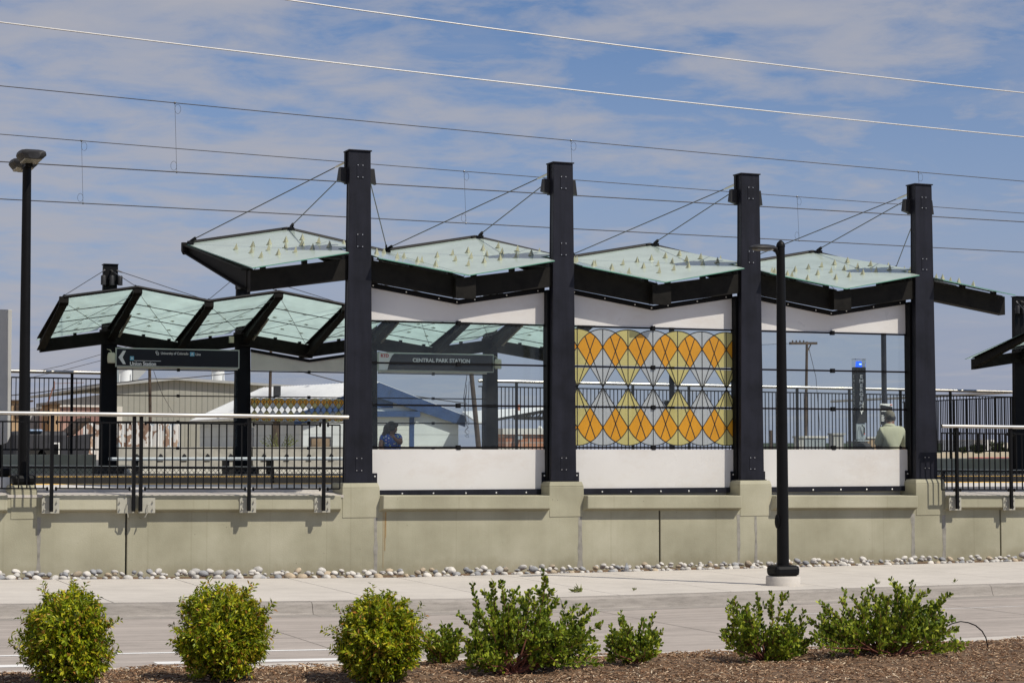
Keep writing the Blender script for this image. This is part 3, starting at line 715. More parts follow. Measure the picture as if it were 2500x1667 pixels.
            fr = b.build('panel_frame', M['black'], T)
            if near:
              for s in (.04, .22, .40, .5, .60, .78, .96):
                x = cxl+(cxr-cxl)*s; z = (zA+(zM-zA)*min(1, s*2) if s <= .5 else zM+(zA-zM)*(s*2-1))-.037
                b = MB(); b.ell(P(x, yp-.034, z), (.013, .008, .013), nu=8, nv=6); b.build('bolt', M['bolt'], fr)
        bars = (3.781, 3.153, 2.519, 1.881)
        for j, z in enumerate(bars):
            b = MB(); hx(b, cxl, cxr, yp-.012, yp+.012, z-.014, z+.014); br = b.build('screen_bar', M['black'], T)
            b = MB(); hx(b, xm-.035, xm+.035, yp-.03, yp+.03, z-.035, z+.035); b.build('bar_clamp', M['black'], br, bevel=.004)
        for z0, z1 in ((3.153, 3.781), (2.519, 3.153), (1.881, 2.519)):
            b = MB(); ya = Y0+sg*(yp+.002); b.add([(X0+cxl, ya, z0+.02), (X0+cxr, ya, z0+.02), (X0+cxr, ya, z1-.02), (X0+cxl, ya, z1-.02)], [(0, 1, 2, 3)])
            pn = b.build('glass_pane', M['glass'] if near else M['glassfar'], T, solid=False)
        if artbay == k:
            if near:
                art(X0+cxl, X0+cxr, 1.90, 3.76, Y0+sg*yp, .4405, X0+xm, T, 1, bars=(2.519, 3.153))
            else: art(X0+cxl, X0+cxr, 2.54, 3.13, Y0+sg*yp, .155, X0+xm, T, 1, lw=.009, mats=('orange', 'yellowg', 'whiteg'))
        if near:
            zb = 1.157
            b = MB(); hx(b, cxl, cxr, yp-.02, yp, zb+.02, 1.852); b.build('white_panel', M['white'], T)
            b = MB(); hx(b, cxl+.02, cxr+.02, yp-.045, yp-.02, zb, zb+.085)
            for xx in (cxl+.02, cxr-.055): hx(b, xx, xx+(.17 if xx < cxl+1 else .075), yp-.045, yp-.02, zb+.085, zb+.34)
            fr = b.build('panel_frame', M['steel'], T, bevel=.002)
            for s in (.03, .2, .37, .55, .72, .89): x = cxl+(cxr-cxl)*s; b = MB(); b.ell(P(x, yp-.048, zb+.03), (.014, .008, .014), nu=8, nv=6); b.build('bolt', M['bolt'], fr)
            for xx in (cxl+.15, cxr-.015):
                for dz in (.12, .29): b = MB(); b.ell(P(xx, yp-.048, zb+dz), (.014, .008, .014), nu=8, nv=6); b.build('bolt', M['bolt'], fr)
    return T
def grid(cells): return cells
L_ = [(.16, 2.4), (.5, 2.55), (.84, 2.3), (.28, 1.75), (.62, 1.75), (.92, 1.5), (.14, 1.1), (.45, 1.1), (.74, 1.05), (.28, .45), (.58, .45), (.88, .3)]
R_ = [(.84, 2.4), (.5, 2.55), (.16, 2.3), (.72, 1.75), (.38, 1.75), (.08, 1.5), (.86, 1.1), (.55, 1.1), (.26, 1.05), (.72, .45), (.42, .45), (.12, .3)]
F1 = [(sx_+.03*(j % 2), y) for j, y in enumerate((.62, 1.22, 1.82)) for sx_ in (.2, .36, .52, .68, .84)]
F2 = [(sx_+.04*(j % 2), y) for j, y in enumerate((.65, 1.35)) for sx_ in (.1, .3, .5, .7, .88)]
pyrN = [F1, F2, F1, F2, F1, F2, F1, F2]
pyrF = [[(.3, 2.2), (.6, 2.1), (.25, 1.5), (.5, 1.45), (.75, 1.4), (.2, .8), (.5, .75), (.8, .7), (.5, .3)]]*8
NS = shelter('station_shelter', 'street side steel and glass shelter with four navy columns and zigzag frosted glass roof', XN0, SPN, 4, .10, 1, True, [1, 1, 1], 1, [1, 1, 1], 1.357, pyrN)
XF0 = 8.85; SPF = 3.30
FS = shelter('station_shelter', 'far platform shelter with its glass roof seen from below behind the black signs', XF0, SPF, 4, 19.85, -1, False, [1, 1, 1], 1, [1, 1, 1], 1.20, pyrF)
FS2 = shelter('station_shelter', 'black far platform shelter cut off by the right edge of the photograph', 35.38, SPF, 2, 19.85, -1, False, [0], -1, [0], 1.10, [])
b = MB()
for k in range(4):
    x = XF0+SPF*k; b.box(x-.32, x+.32, 19.3, 20.1, pz(x)-.05, 1.38)
for k in range(2):
    x = 35.38+SPF*k; b.box(x-.32, x+.32, 19.3, 20.1, pz(x)-.05, 1.38)
b2 = MB()
for k in range(4):
    x = XF0+SPF*k; b2 = MB(); b2.box(x-.32, x+.32, 19.3, 20.1, pz(x)-.02, 1.40)
    tag(b2.build('column_footing', M['dgrey'], loc=(x, 19.7, pz(x)), bevel=.02), ['dark footing block under the far shelter column left of the arrow sign', 'dark footing block under the second far shelter column right of the arrow sign', 'dark footing block under the far shelter column behind the first near column', 'dark footing block under the last column of the far shelter'][k], 'footing', 'dark column footings on the far platform')

# signs on the far shelter
def board(name, label, xa, xb, za, zb, Y):
    T = thing(name, label, 'sign', ((xa+xb)/2, Y, zb))
    b = MB(); b.box(xa, xb, Y-.03, Y+.06, za, zb); b.build('frame', M['signframe'], T, bevel=.004)
    return T
sa, sb = 8.89, 11.90
T = board('destination_sign', 'black sign with white arrow reading Union Station in a pale green frame', sa, sb, 3.82, 4.275, 19.12)
b = MB(); b.box(sa+.02, sb-.03, 19.08, 19.088, 3.85, 4.25); b.build('sign_face', M['screenblk'], T)
yy = 19.076
b = MB(); cx_ = sa+.20
b.prism([(sa+.055, 4.045), (sa+.165, 4.205), (sa+.235, 4.205), (sa+.155, 4.045), (sa+.235, 3.885), (sa+.165, 3.885)], yy-.001, yy+.003); b.build('arrow', M['signwhite'], T)
k_ = (sb-sa)/302.   # metres per source px inside the sign
PX = lambda z: sa+(z/6.357+270-281)*k_*.985     # zoom x -> world
PZ = lambda z: 4.275-(z-430)/6.357*k_*1.0
text('line_name', 'University of Colorado', .085, M['signwhite'], (PX(765), yy, PZ(505)), T, sx=.84, off=.001)
text('line_word', 'Line', .085, M['signwhite'], (PX(1312), yy, PZ(512)), T, sx=.9, off=.001)
b = MB(); b.box(PX(1225), PX(1295), yy, yy+.003, PZ(540), PZ(478)); b.build('line_badge', M['signblue'], T)
text('badge_letter', 'A', .08, M['signwhite'], ((PX(1225)+PX(1295))/2, yy-.004, PZ(510)), T, align='CENTER', off=.002)
b = MB(); b.box(PX(286), PX(346), yy, yy+.003, PZ(620), PZ(558)); b.build('line_badge', M['signblue'], T)
text('badge_letter', 'A', .075, M['signwhite'], ((PX(286)+PX(346))/2, yy-.004, PZ(589)), T, align='CENTER', off=.002)
b = MB(); b.box(PX(346), PX(768), yy, yy+.003, PZ(628), PZ(621)); b.build('rule', M['signwhite'], T)
text('destination', 'Union Station', .122, M['signwhite'], (PX(284), yy, PZ(672)), T, off=.0042, sx=.93)
# interlocking letters emblem
b = MB(); ex, ez = PX(682), PZ(475)
def seg(pts, w=.011):
    for p, q in zip(pts[:-1], pts[1:]): b.beam((ex+p[0], yy, ez-p[1]), (ex+q[0], yy, ez-q[1]), w, .004, up=Vector((0, 1, 0)))
seg([(.055, .0), (.008, .0), (.008, .045), (.05, .045)]); seg([(.03, .022), (.03, .085), (.075, .085), (.075, .03), (.05, .03)])
b.build('emblem', M['signwhite'], T)
sa2, sb2 = 15.46, 18.58
T = board('station_name_sign', 'black station name sign reading CENTRAL PARK STATION with a white left end', sa2, sb2, 3.82, 4.29, 19.12)
b = MB(); b.box(sa2+.02, sb2-.03, 19.08, 19.088, 3.85, 4.26); b.build('sign_face', M['signwhite'], T)
b = MB(); b.prism([(sa2+.24, 3.85), (sb2-.03, 3.85), (sb2-.03, 4.26), (sa2+.42, 4.26), (sa2+.36, 4.20), (sa2+.30, 4.08)], 19.072, 19.079); b.build('black_field', M['screenblk'], T)
text('station_name', 'CENTRAL PARK STATION', .135, M['signwhite'], (sa2+(sb2-sa2)*.54, 19.066, 4.10), T, align='CENTER', off=.004, sx=1.0)
text('operator_letters', 'RTD', .115, M['signred'], (sa2+.06, 19.075, 4.20), T, off=.004, sx=.95)
# small things on the far shelter
def speaker(label, px, py):
    p = aY(px, py, 18.95); T = thing('loudspeaker', label, 'loudspeaker', tuple(p), 'cream cylindrical loudspeakers on the far shelter columns')
    b = MB(); b.lathe((p.x, p.y, p.z-.14), [(.075, 0), (.088, .015), (.088, .215), (.07, .25), (.0, .255)], 18); b.build('body', M['cream'], T, smooth=True)
    b = MB(); b.tube([(p.x, p.y, p.z+.1), (p.x, p.y+.1, p.z+.17), (p.x, p.y+.55, p.z+.22)], .008, 6); b.beam((p.x-.085, p.y, p.z-.1), (p.x-.085, p.y, p.z+.05), .02, .02); b.build('bracket', M['cream'], T, smooth=True)
speaker('cream cylindrical loudspeaker left of the Union Station sign', 272, 872)
speaker('cream cylindrical loudspeaker right of the CENTRAL PARK STATION sign', 1216, 887)
p = aY(566, 829, 19.5); b = MB(); b.box(p.x-.055, p.x+.055, 19.5, 19.58, p.z-.08, p.z+.08); tag(b.build('junction_box', M['cream'], loc=tuple(p), bevel=.005), 'small cream box on the far tie beam beside the second far column', 'box')
for k, (xa, xb) in enumerate(((9.35, 11.55), (12.65, 14.85), (15.9, 18.0))):
    T = thing('bench', ['silver bench under the Union Station sign', 'silver bench under the coloured glass band on the far platform', 'silver bench under the CENTRAL PARK STATION sign'][k], 'bench', ((xa+xb)/2, 19.0, pz(xa)), 'silver benches on the far platform')
    b = MB(); b.box(xa-.6, xb+.6, 18.75, 19.2, 1.585, 1.665); b.build('seat', M['galv'], T, bevel=.02)
    for x in (xa, xb): b = MB(); b.box(x-.05, x+.05, 18.8, 19.15, pz(x)-.01, 1.60); b.build('leg', M['black'], T)

# ------------------------------------------------------------------ chain link fence between the tracks
T = thing('chain_link_fence', 'low black chain link fence standing between the two tracks', 'fence', (15, 9.7, 0))
zc = lambda x: 1.565-.0075*x
b = MB(); b.beam((-8, 9.7, zc(-8)), (50, 9.7, zc(50)), .05, .045)
b.build('top_rail', M['black'], T)
b = MB(); b.beam((-8, 9.7, zc(-8)+.026), (50, 9.7, zc(50)+.026), .04, .006); b.build('rail_cap', M['galv'], T)
b = MB(); x = -8
while x < 50: b = MB(); b.box(x-.03, x+.03, 9.7, 9.76, -.1, zc(x)); b.build('post', M['black'], T); x += 2.6
b = MB(); x = 2.; hh = .62; d = .085
while x < 34:
    for s in (1, -1):
        xx = x; zz = zc(x)
        b.beam((xx, 9.69, zz), (xx+s*hh*.9, 9.69, zz-hh), .0065, .0065, up=Vector((0, 1, 0)))
    x += d
b.build('wire_mesh', M['dgrey'], T)

# ------------------------------------------------------------------ tall fence behind the far platform
FY = 21.0
zf = lambda x: 3.745-.0062*(x-8)
def farfence(label, posts, x0, x1, bot, corner=False):
    T = thing('tall_fence', label, 'fence', (x0, FY, 1.2), 'tall black picket fences behind the far platform')
    b = MB(); b.tube([(x0, FY, zf(x0)), (x1, FY, zf(x1))]+([(x1+.3, FY+3, zf(x1)), (x1+1, FY+12, zf(x1))] if corner else []), .045, 12); b.build('handrail', M['silver'], T, smooth=True)
    for x in posts: b = MB(); b.box(x-.032, x+.032, FY-.03, FY+.03, 1.2, zf(x)-.04); b.build('post', M['black'], T)
    e = sorted([x0]+list(posts)+[x1])
    for a, c in zip(e[:-1], e[1:]):
        if c-a < .2: continue
        b = MB(); zt = lambda x: zf(x)-.15
        for zz in (zt, lambda x: bot): b.beam((a, FY, zz(a)), (c, FY, zz(c)), .03, .035)
        k = max(1, round((c-a)/.113))
        for i in range(1, k): x = a+(c-a)*i/k; b.box(x-.0105, x+.0105, FY-.01, FY+.01, bot, zt(x))
        b.build('picket_panel', M['black'], T)
    if corner:
        b = MB(); d = Vector((.3, 3, 0)).normalized()
        for i in range(60): p = Vector((x1, FY, 0))+d*(.115*(i+1)); b.box(p.x-.011, p.x+.011, p.y-.011, p.y+.011, bot, zf(x1)-.15)
        for z in (bot, zf(x1)-.15): b.beam((x1, FY, z), (x1+.7, FY+7, z), .03, .035)
        b.build('picket_panel', M['black'], T)
farfence('tall black picket fence at the far left behind the left lamp post', [.4, 3., 5.6, 8.18], -8., 8.98, 1.85)
farfence('long tall black picket fence behind the platforms on the right', [19.996+i*1.73 for i in range(1, 9)]+[19.996], 18.9, 36.1, 1.80, True)
def farwall(label, x0, x1, zt):
    b = MB(); b.box(x0, x1, 20.75, 20.95, .9, zt); tag(b.build('back_wall', M['wall'], loc=(x0, 20.85, .9), bevel=.01), label, 'wall', 'low concrete walls behind the far platform')
farwall('low concrete wall under the tall fence at the far left', -40., 8.75, 1.73)
farwall('low grey concrete wall under the tall fence at the far right', 21.5, 80., 1.58)
jx = 9.3
for k in range(3):
    T = thing('concrete_barrier', ['pale concrete road barrier seen below the Union Station sign', 'pale concrete road barrier seen below the coloured glass band', 'pale concrete road barrier mostly hidden behind the first near shelter column'][k], 'barrier', (jx+1.95, 23.2, 1.15), 'concrete road barriers behind the far shelter')
    b = MB(); pr = [(-.3, 1.0), (-.3, 1.13), (-.13, 1.4), (-.09, 1.92), (.09, 1.92), (.13, 1.4), (.3, 1.13), (.3, 1.0)]
    vs = [(x, 23.2+y, z) for x in (jx, jx+3.95) for y, z in pr]; n_ = 8
    b.add(vs, [tuple(range(n_)), tuple(range(2*n_-1, n_-1, -1))]+[(i, n_+i, n_+(i+1) % n_, (i+1) % n_) for i in range(n_)]); b.build('body', mat('barrier_concrete%d' % k, (.38, .37, .33), .9, var=.15, vscale=4, bump=.3), T)
    b = MB()
    for i in range(6):
        x = jx+.3+.62*i; b.prism([(x-.08, 1.56), (x+.07, 1.56), (x+.045, 1.70), (x-.01, 1.745), (x-.05, 1.70)], 23.05, 23.07)
    b.build('drain_slot', M['dgrey'], T)
    jx += 4.

# ------------------------------------------------------------------ lamps
def lamphead(T, c, dx, dy, s=1., nm='lamp_head'):
    """rounded box head reaching from pole towards (dx,dy)"""
    d = Vector((dx, dy, 0)).normalized(); sd = Vector((-d.y, d.x, 0)); c = Vector(c)
    b = MB(); prof = [(.05, .04, .03), (.14, .10, .065), (.28, .135, .075), (.45, .14, .07), (.58, .11, .045), (.64, .05, .01)]
    vs = []; k = 12
    for (l, w, h) in prof:
        for j in range(k):
            t = 2*math.pi*j/k; u = math.cos(t); v = math.sin(t)
            zz = h*v if v > 0 else .03*v
            vs.append(c+d*l*s+sd*w*u*s+Vector((0, 0, zz*s)))
    n_ = len(prof)
    b.add(vs, [(i*k+j, i*k+(j+1) % k, (i+1)*k+(j+1) % k, (i+1)*k+j) for i in range(n_-1) for j in range(k)]+[tuple(range(k)), tuple(range((n_-1)*k, n_*k))])
    h = b.build(nm, M['dgrey'], T, smooth=True)
    b = MB(); q = [c+d*.2*s+sd*.1*s, c+d*.54*s+sd*.08*s, c+d*.54*s-sd*.08*s, c+d*.2*s-sd*.1*s]; q = [v+Vector((0, 0, -.045*s)) for v in q]
    b.hexa(q+[v+Vector((0, 0, .03)) for v in q]); b.build('lens', M['lens'], h)
    b = MB(); b.tube([c+Vector((0, 0, -.14*s)), c+d*.03+Vector((0, 0, -.05*s)), c+d*.12*s+Vector((0, 0, .0))], [.03, .03, .035], 8); b.build('arm', M['black'], h, smooth=True)
lp = aZ(1911, 1431, 0.); LY = lp.y+.2; LX = aY(1912, 1420, LY).x
T = thing('street_lamp', 'black street lamp on a round concrete base at the sidewalk edge', 'street lamp', (LX, LY, 0))
b = MB(); b.lathe((LX, LY, -.05), [(.235, 0), (.235, .165), (.225, .178), (0, .178)], 36); b.build('concrete_base', M['walk'], T, smooth=True)
b = MB(); b.box(LX-.19, LX+.19, LY-.15, LY+.15, .127, .275); b.build('base_cover', M['black'], T, bevel=.05)
ztop = aY(1895, 600, LY).z
b = MB(); b.lathe((LX, LY, .25), [(.083, 0), (.080, .8), (.072, 2.4), (.057, ztop-.27), (.062, ztop-.265), (.062, ztop-.24), (.048, ztop-.205), (.018, ztop-.175), (.0, ztop-.17)], 24); b.build('pole', M['black'], T, smooth=True)
lamphead(T, (LX-.03, LY, ztop-.045), -1, -.12, .74)
b = MB(); b.ell((LX-.085, LY, .87), (.03, .055, .1)); b.build('hand_hole_cover', M['black'], T, smooth=True)
# left lamp on the platform wall
b0 = aY(57, 1180, .33); LX2 = b0.x; LY2 = .33
T = thing('street_lamp', 'tall black lamp post with twin heads at the left edge behind the railing', 'street lamp', (LX2, LY2, 1.35))
zt2 = aY(66, 400, LY2).z
b = MB(); b.box(LX2-.17, LX2+.17, LY2-.14, LY2+.14, 1.352, 1.50); b.build('base_cover', M['black'], T, bevel=.05)
tp = aY(66, 400, LY2)
b = MB(); b.tube([(LX2, LY2, 1.46), (LX2+(tp.x-LX2)*.5, LY2, (1.46+zt2)/2), (tp.x, LY2, zt2)], [.082, .071, .06], 24); b.build('pole', M['black'], T, smooth=True)
for px_, py_, Yc in ((76, 381, LY2-.33), (57, 402, LY2+.42)):
    c = aY(px_, py_, Yc); b = MB(); k = 14; prof = [(-.30, .10, .02), (-.26, .17, .055), (-.1, .195, .08), (.1, .195, .08), (.26, .16, .055), (.30, .09, .02)]; vs = []
    for (l, w_, h_) in prof:
        for j in range(k):
            a = 2*math.pi*j/k; u, v = math.cos(a), math.sin(a); u = math.copysign(abs(u)**.6, u); vs.append((c.x+w_*u*(1 if v >= 0 else .80), Yc+l, c.z+(h_*abs(v)**.7 if v >= 0 else -.075*abs(v)**.6)))
    b.add(vs, [(i*k+j, i*k+(j+1) % k, (i+1)*k+(j+1) % k, (i+1)*k+j) for i in range(5) for j in range(k)]+[tuple(range(k)), tuple(range(5*k, 6*k))]); h = b.build('lamp_head', M['dgrey'], T, smooth=True)
    b = MB(); b.box(c.x-.12, c.x+.12, Yc-.22, Yc+.22, c.z-.082, c.z-.06); b.build('lens', M['lens'], h, bevel=.012)
b = MB(); b.box(tp.x-.05, tp.x+.05, LY2-.2, LY2+.2, zt2-.06, zt2+.0); b.build('cross_arm', M['black'], T)

# ------------------------------------------------------------------ things on the near platform
T = thing('grey_pylon', 'pale grey standing panel cut off by the left photo edge', 'pylon', (2.9, .8, pz(3)))
xr = aY(25, 900, .8).x; z1 = aY(25, 757, .8).z; z0 = aY(20, 1085, .8).z
b = MB(); b.prism([(xr-.9, z0), (xr-.12, z0), (xr-.04, z0+.03), (xr, z0+.12), (xr, z1), (xr-.9, z1)], .7, .9); b.build('panel', M['lgrey'], T, bevel=.006)
b = MB(); b.box(xr-.28, xr-.10, .76, .84, pz(3)-.01, z0); b.build('post', M['black'], T)
T = thing('litter_bin', 'white bin with black lid at the lower left edge behind the railing', 'bin', (3.55, .8, pz(3.5)))
xq = aY(22, 1160, .8).x; zq = aY(10, 1141, .8).z
b = MB(); b.box(xq-.5, xq-.01, .6, 1.0, pz(3)-.01, zq-.13); b.build('body', M['signwhite'], T, bevel=.01)
b = MB(); b.box(xq-.52, xq, .58, 1.02, zq-.13, zq); b.build('lid', M['black'], T, bevel=.04)
# emergency tower
ty = 3.2; pl_ = aY(2082, 1000, ty); pr_ = aY(2115, 1000, ty); xa, xb = aY(2091, 1000, ty).x, pr_.x; ztp = aY(2100, 896, ty).z
T = thing('emergency_tower', 'black emergency telephone tower with white lettering and a lit blue beacon', 'emergency phone', ((xa+xb)/2, ty, pz(18)))
wd = xb-xa; zmid = aY(2100, 1032, ty).z
b = MB(); b.box(xa, xb, ty, ty+.15, zmid, ztp); b.box(xa-.0, xb, ty+.05, ty+.15, pz(18)-.02, zmid); b.build('pylon', M['dgrey'], T, bevel=.006)
b = MB(); b.box(xa+.01, xb-.01, ty+.02, ty+.049, zmid-.30, zmid-.01); b.build('phone_panel', M['galv'], T)
b = MB(); b.tube([(xa+wd*.5, ty-.01, zmid-.04), (xa+wd*.68, ty-.03, zmid-.09), (xa+wd*.72, ty-.01, zmid-.19)], .014, 8); b.build('handset', M['black'], T, smooth=True)
b = MB(); b.tube([(xa+wd*.3, ty, zmid-.05), (xa+wd*.25, ty-.02, zmid-.2), (xa+wd*.4, ty-.03, zmid-.38), (xa+wd*.6, ty-.02, zmid-.36), (xa+wd*.72, ty-.0, zmid-.2)], .006, 6); b.build('handset_cord', M['galv'], T, smooth=True)
b = MB(); b.ell((xa+wd*.8, ty+.01, zmid-.2), (.016, .012, .016)); b.build('call_button', M['signred'], T)
b = MB(); b.box(xa-.02, xb+.02, ty-.06, ty+.05, zmid-.335, zmid-.315); b.build('shelf', M['galv'], T)
b = MB(); zc2 = aY(2100, 877, ty).z
b.box(xa+.0, xb, ty, ty+.15, ztp+.002, zc2); b.build('clear_cover', M['glassfar'], T)
b = MB(); b.box(xa, xb, ty, ty+.15, zc2+.001, zc2+.012); b.build('cover_lid', M['signwhite'], T)
b = MB(); b.lathe(((xa+xb)/2, ty+.075, ztp+.003), [(.06, 0), (.06, .02), (.052, .105), (0, .11)], 16); bl = b.build('blue_beacon', M['bluelamp'], T, smooth=True)
b = MB(); b.ell(((xa+xb)/2, ty+.02, ztp+.055), (.03, .008, .012)); b.build('beacon_core', M['beaconcore'], bl)
zs0 = aY(2105, 914, ty).z; zs1 = aY(2105, 1012, ty).z
for i, ch in enumerate('EMERGENCY'):
    z = zs0+(zs1-zs0)*(i+.5)/9
    text('letter', ch, .084, M['signwhite'], ((xa+xb)/2, ty-.004, z), T, align='CENTER', off=.0035, sx=1.35)
    text('side_letter', ch, .084, M['grey'], (xa-.004, ty+.075, z), T, align='CENTER', rot=(R(90), 0, R(-90)), off=.003)
# poles behind the shelter
def ppole(label, px, Y, r, zt):
    x = aY(px, 900, Y).x; b = MB(); b.lathe((x, Y, pz(x)-.01), [(.09, 0), (.09, .03), (r, .04), (r*.95, zt-pz(x)), (0, zt-pz(x)+.02)], 16)
    return x, tag(b.build('platform_pole', M['steel'], loc=(x, Y, pz(x)), smooth=True), label, 'pole', 'dark round poles standing on the near platform')
xpa, _ = ppole('dark round pole seen through the coloured art glass', 1640, 3.6, .052, 4.35)
xpb, _ = ppole('dark round pole behind the man in the pale green shirt', 2158, 3.6, .052, 4.35)
q = aY(1636, 985, 3.45); T = thing('ticket_validator', 'small dark device with a white rim on the pole behind the art glass', 'ticket device', (q.x, 3.45, q.z))
b = MB(); b.prism([(q.x-.04, q.z-.06), (q.x+.05, q.z-.06), (q.x+.10, q.z+.02), (q.x+.07, q.z+.05), (q.x-.06, q.z+.05), (q.x-.09, q.z+.02)], 3.4, 3.54); b.build('body', M['black'], T)
b = MB(); b.prism([(q.x-.1, q.z+.05), (q.x+.1, q.z+.035), (q.x+.1, q.z+.05), (q.x-.1, q.z+.065)], 3.38, 3.54); b.build('rim', M['signwhite'], T)
T = thing('notice_board', 'small black notice with white writing on the pole beside the seated man', 'notice', (xpb+.06, 3.5, 2.2))
c0 = aY(2149, 985, 3.5); c1 = aY(2179, 1033, 3.5)
b = MB(); b.box(c0.x, c1.x, 3.5, 3.53, c1.z-.03, c0.z); b.build('board', M['signwhite'], T)
b = MB(); b.prism([(c0.x+.005, c1.z-.025), (c1.x-.005, c1.z-.025), (c1.x-.005, c0.z-.06), (c0.x+.005, c0.z-.02)], 3.492, 3.499); b.build('black_field', M['screenblk'], T)
M['noteink'] = M['signwhite']
b = MB()
for i, (w_, z) in enumerate(((.2, .105), (.12, .14), (.05, .22), (.07, .245), (.06, .27), (.07, .295), (.065, .32))):
    b.box(c0.x+.015, c0.x+.015+w_*.9, 3.487, 3.491, c0.z-z-.006, c0.z-z+.006)
b.build('text_lines', M['signwhite'], T)
b = MB(); b.box(c1.x-.05, c1.x-.01, 3.487, 3.491, c0.z-.03, c0.z-.012); b.build('red_mark', M['signred'], T)

# ------------------------------------------------------------------ people
def skin(name, nodes, edges, m, parent, sub=2, extra=None):
    me = bpy.data.meshes.new(name); off = Vector(parent['_w'])
    me.from_pydata([tuple(Vector(p)-off) for p, r in nodes], edges, [])
    o = bpy.data.objects.new(name, me); col.objects.link(o)
    sm = o.modifiers.new('skin', 'SKIN'); sm.use_smooth_shade = True
    for i, (p, r) in enumerate(nodes):
        sv = me.skin_vertices[0].data[i]; sv.radius = r if isinstance(r, tuple) else (r, r); sv.use_root = (i == 0)
    s = o.modifiers.new('sub', 'SUBSURF'); s.levels = sub; s.render_levels = sub
    dg = bpy.context.evaluated_depsgraph_get(); m2 = bpy.data.meshes.new_from_object(o.evaluated_get(dg)); bpy.data.objects.remove(o)
    if extra:
        bm = bmesh.new(); bm.from_mesh(m2)
        for c, r in extra:
            mt = Matrix.Translation(Vector(c)-off) @ Matrix.Diagonal((r[0], r[1], r[2], 1)); bmesh.ops.create_icosphere(bm, subdivisions=2, radius=1, matrix=mt)
        bm.to_mesh(m2); bm.free()
    m2.materials.clear(); m2.materials.append(m); m2.name = name
    for p in m2.polygons: p.use_smooth = True
    o = bpy.data.objects.new(name, m2); col.objects.link(o); o.parent = parent; o['_w'] = parent['_w']; return o
def hand(nodes, edges, wrist_i, dirv, side, curl, k_=.8):
    """palm and five fingers appended to a skin skeleton"""
    w = nodes[wrist_i][0]; d = dirv.normalized(); s = side.normalized(); nrm = d.cross(s)
    palm = w+d*.05*k_; nodes.append((palm, (.03*k_, .02*k_))); pi = len(nodes)-1; edges.append((wrist_i, pi))
    for k, (o_, l) in enumerate(((-.024, .065), (-.008, .075), (.008, .07), (.023, .055))):
        a = palm+s*o_*k_+d*.03*k_; b_ = a+d*l*.42*k_+curl*.02; c = b_+(d*.2+curl).normalized()*l*.5*k_
        i0 = len(nodes); nodes += [(a, .009), (b_, .0085), (c, .0065)]; edges += [(pi, i0), (i0, i0+1), (i0+1, i0+2)]
    a = w+d*.025-s*.03; b_ = a+(d-s*.6).normalized()*.035+curl*.01; i0 = len(nodes); nodes += [(a, .011), (b_, .009)]; edges += [(pi, i0), (i0, i0+1)]
# woman
wy = 1.05
T = thing('person', 'seated person with dark hair in a blue floral shirt, chin resting on a raised hand', 'person', (aY(955, 1080, wy).x, wy, 1.62))
A = lambda x, y, Y=wy: aY(x, y, Y)
pel = A(952, 1118); ch = A(953, 1083); nk = A(953, 1064); nk2 = A(955, 1058); hd = A(958, 1047, wy-.02); cr = A(956, 1040, wy)
sR = A(934, 1068, wy+.05); sL = A(973, 1068, wy-.10); eR = A(929, 1090, wy-.02); eL = A(979, 1082, wy-.20)
wR = A(938, 1108, wy-.22); wL = A(963, 1070, wy-.20)
nodes = [(pel, (.15, .12)), (ch, (.13, .10)), (nk, .06), (nk2, .05), (hd, (.088, .098)), (cr, (.085, .088)), (sR, .055), (eR, .042), (wR, .028), (sL, .055), (eL, .042), (wL, .027)]
edges = [(0, 1), (1, 2), (2, 3), (3, 4), (4, 5), (1, 6), (6, 7), (7, 8), (1, 9), (9, 10), (10, 11)]
hip = pel+Vector((0, 0, -.02))
for sx_ in (-.09, .09):
    k = hip+Vector((sx_+.12, .42, .0)); f = k+Vector((0.02, .04, -.30)); i0 = len(nodes)
    nodes += [(hip+Vector((sx_, .08, 0)), .085), (k, .065), (f, .045), (f+Vector((.03, .12, -.03)), .035)]; edges += [(0, i0), (i0, i0+1), (i0+1, i0+2), (i0+2, i0+3)]
hand(nodes, edges, 11, Vector((-.35, .1, .85)), Vector((.8, .3, .3)), Vector((-.4, .7, -.2)), .62)
hand(nodes, edges, 8, Vector((.4, -.1, -.5)), Vector((.8, .3, 0)), Vector((0, .3, -.4)))
fd = Vector((.72, -.69, 0)); fs = Vector((.69, .72, 0))
fc = hd+fd*.058
skin('body', nodes, edges, M['skin'], T, extra=[(fc+fd*.01+Vector((0, 0, -.012)), (.016, .016, .022)), (fc+fs*.026+Vector((0, 0, .012)), (.013, .013, .008)), (fc-fs*.026+Vector((0, 0, .012)), (.013, .013, .008)), (fc+Vector((0, 0, -.045)), (.022, .018, .009)), (hd-fs*.062, (.014, .018, .025)), (hd+fs*.062, (.014, .018, .025))])
b = MB(); b.ell(hd+Vector((0, 0, .030))-fd*.020, (.090, .092, .092), nu=18, nv=12); b.ell(hd-fd*.055+Vector((-.02, 0, -.02)), (.078, .08, .11)); b.ell(hd-fd*.06+Vector((-.055, 0, -.10)), (.06, .06, .09)); b.ell(hd+Vector((.005, -.012, .062))+fd*.03, (.062, .055, .04)); b.build('hair', M['hair'], T, smooth=True)
mR = sR.lerp(eR, .55); mL = sL.lerp(eL, .6)
skin('shirt', [(pel, (.165, .14)), (ch, (.15, .125)), (nk+Vector((0, 0, -.02)), (.085, .07)), (sR, .072), (mR, .068), (sL, .072), (mL, .068)], [(0, 1), (1, 2), (1, 3), (3, 4), (1, 5), (5, 6)], M['floral'], T)
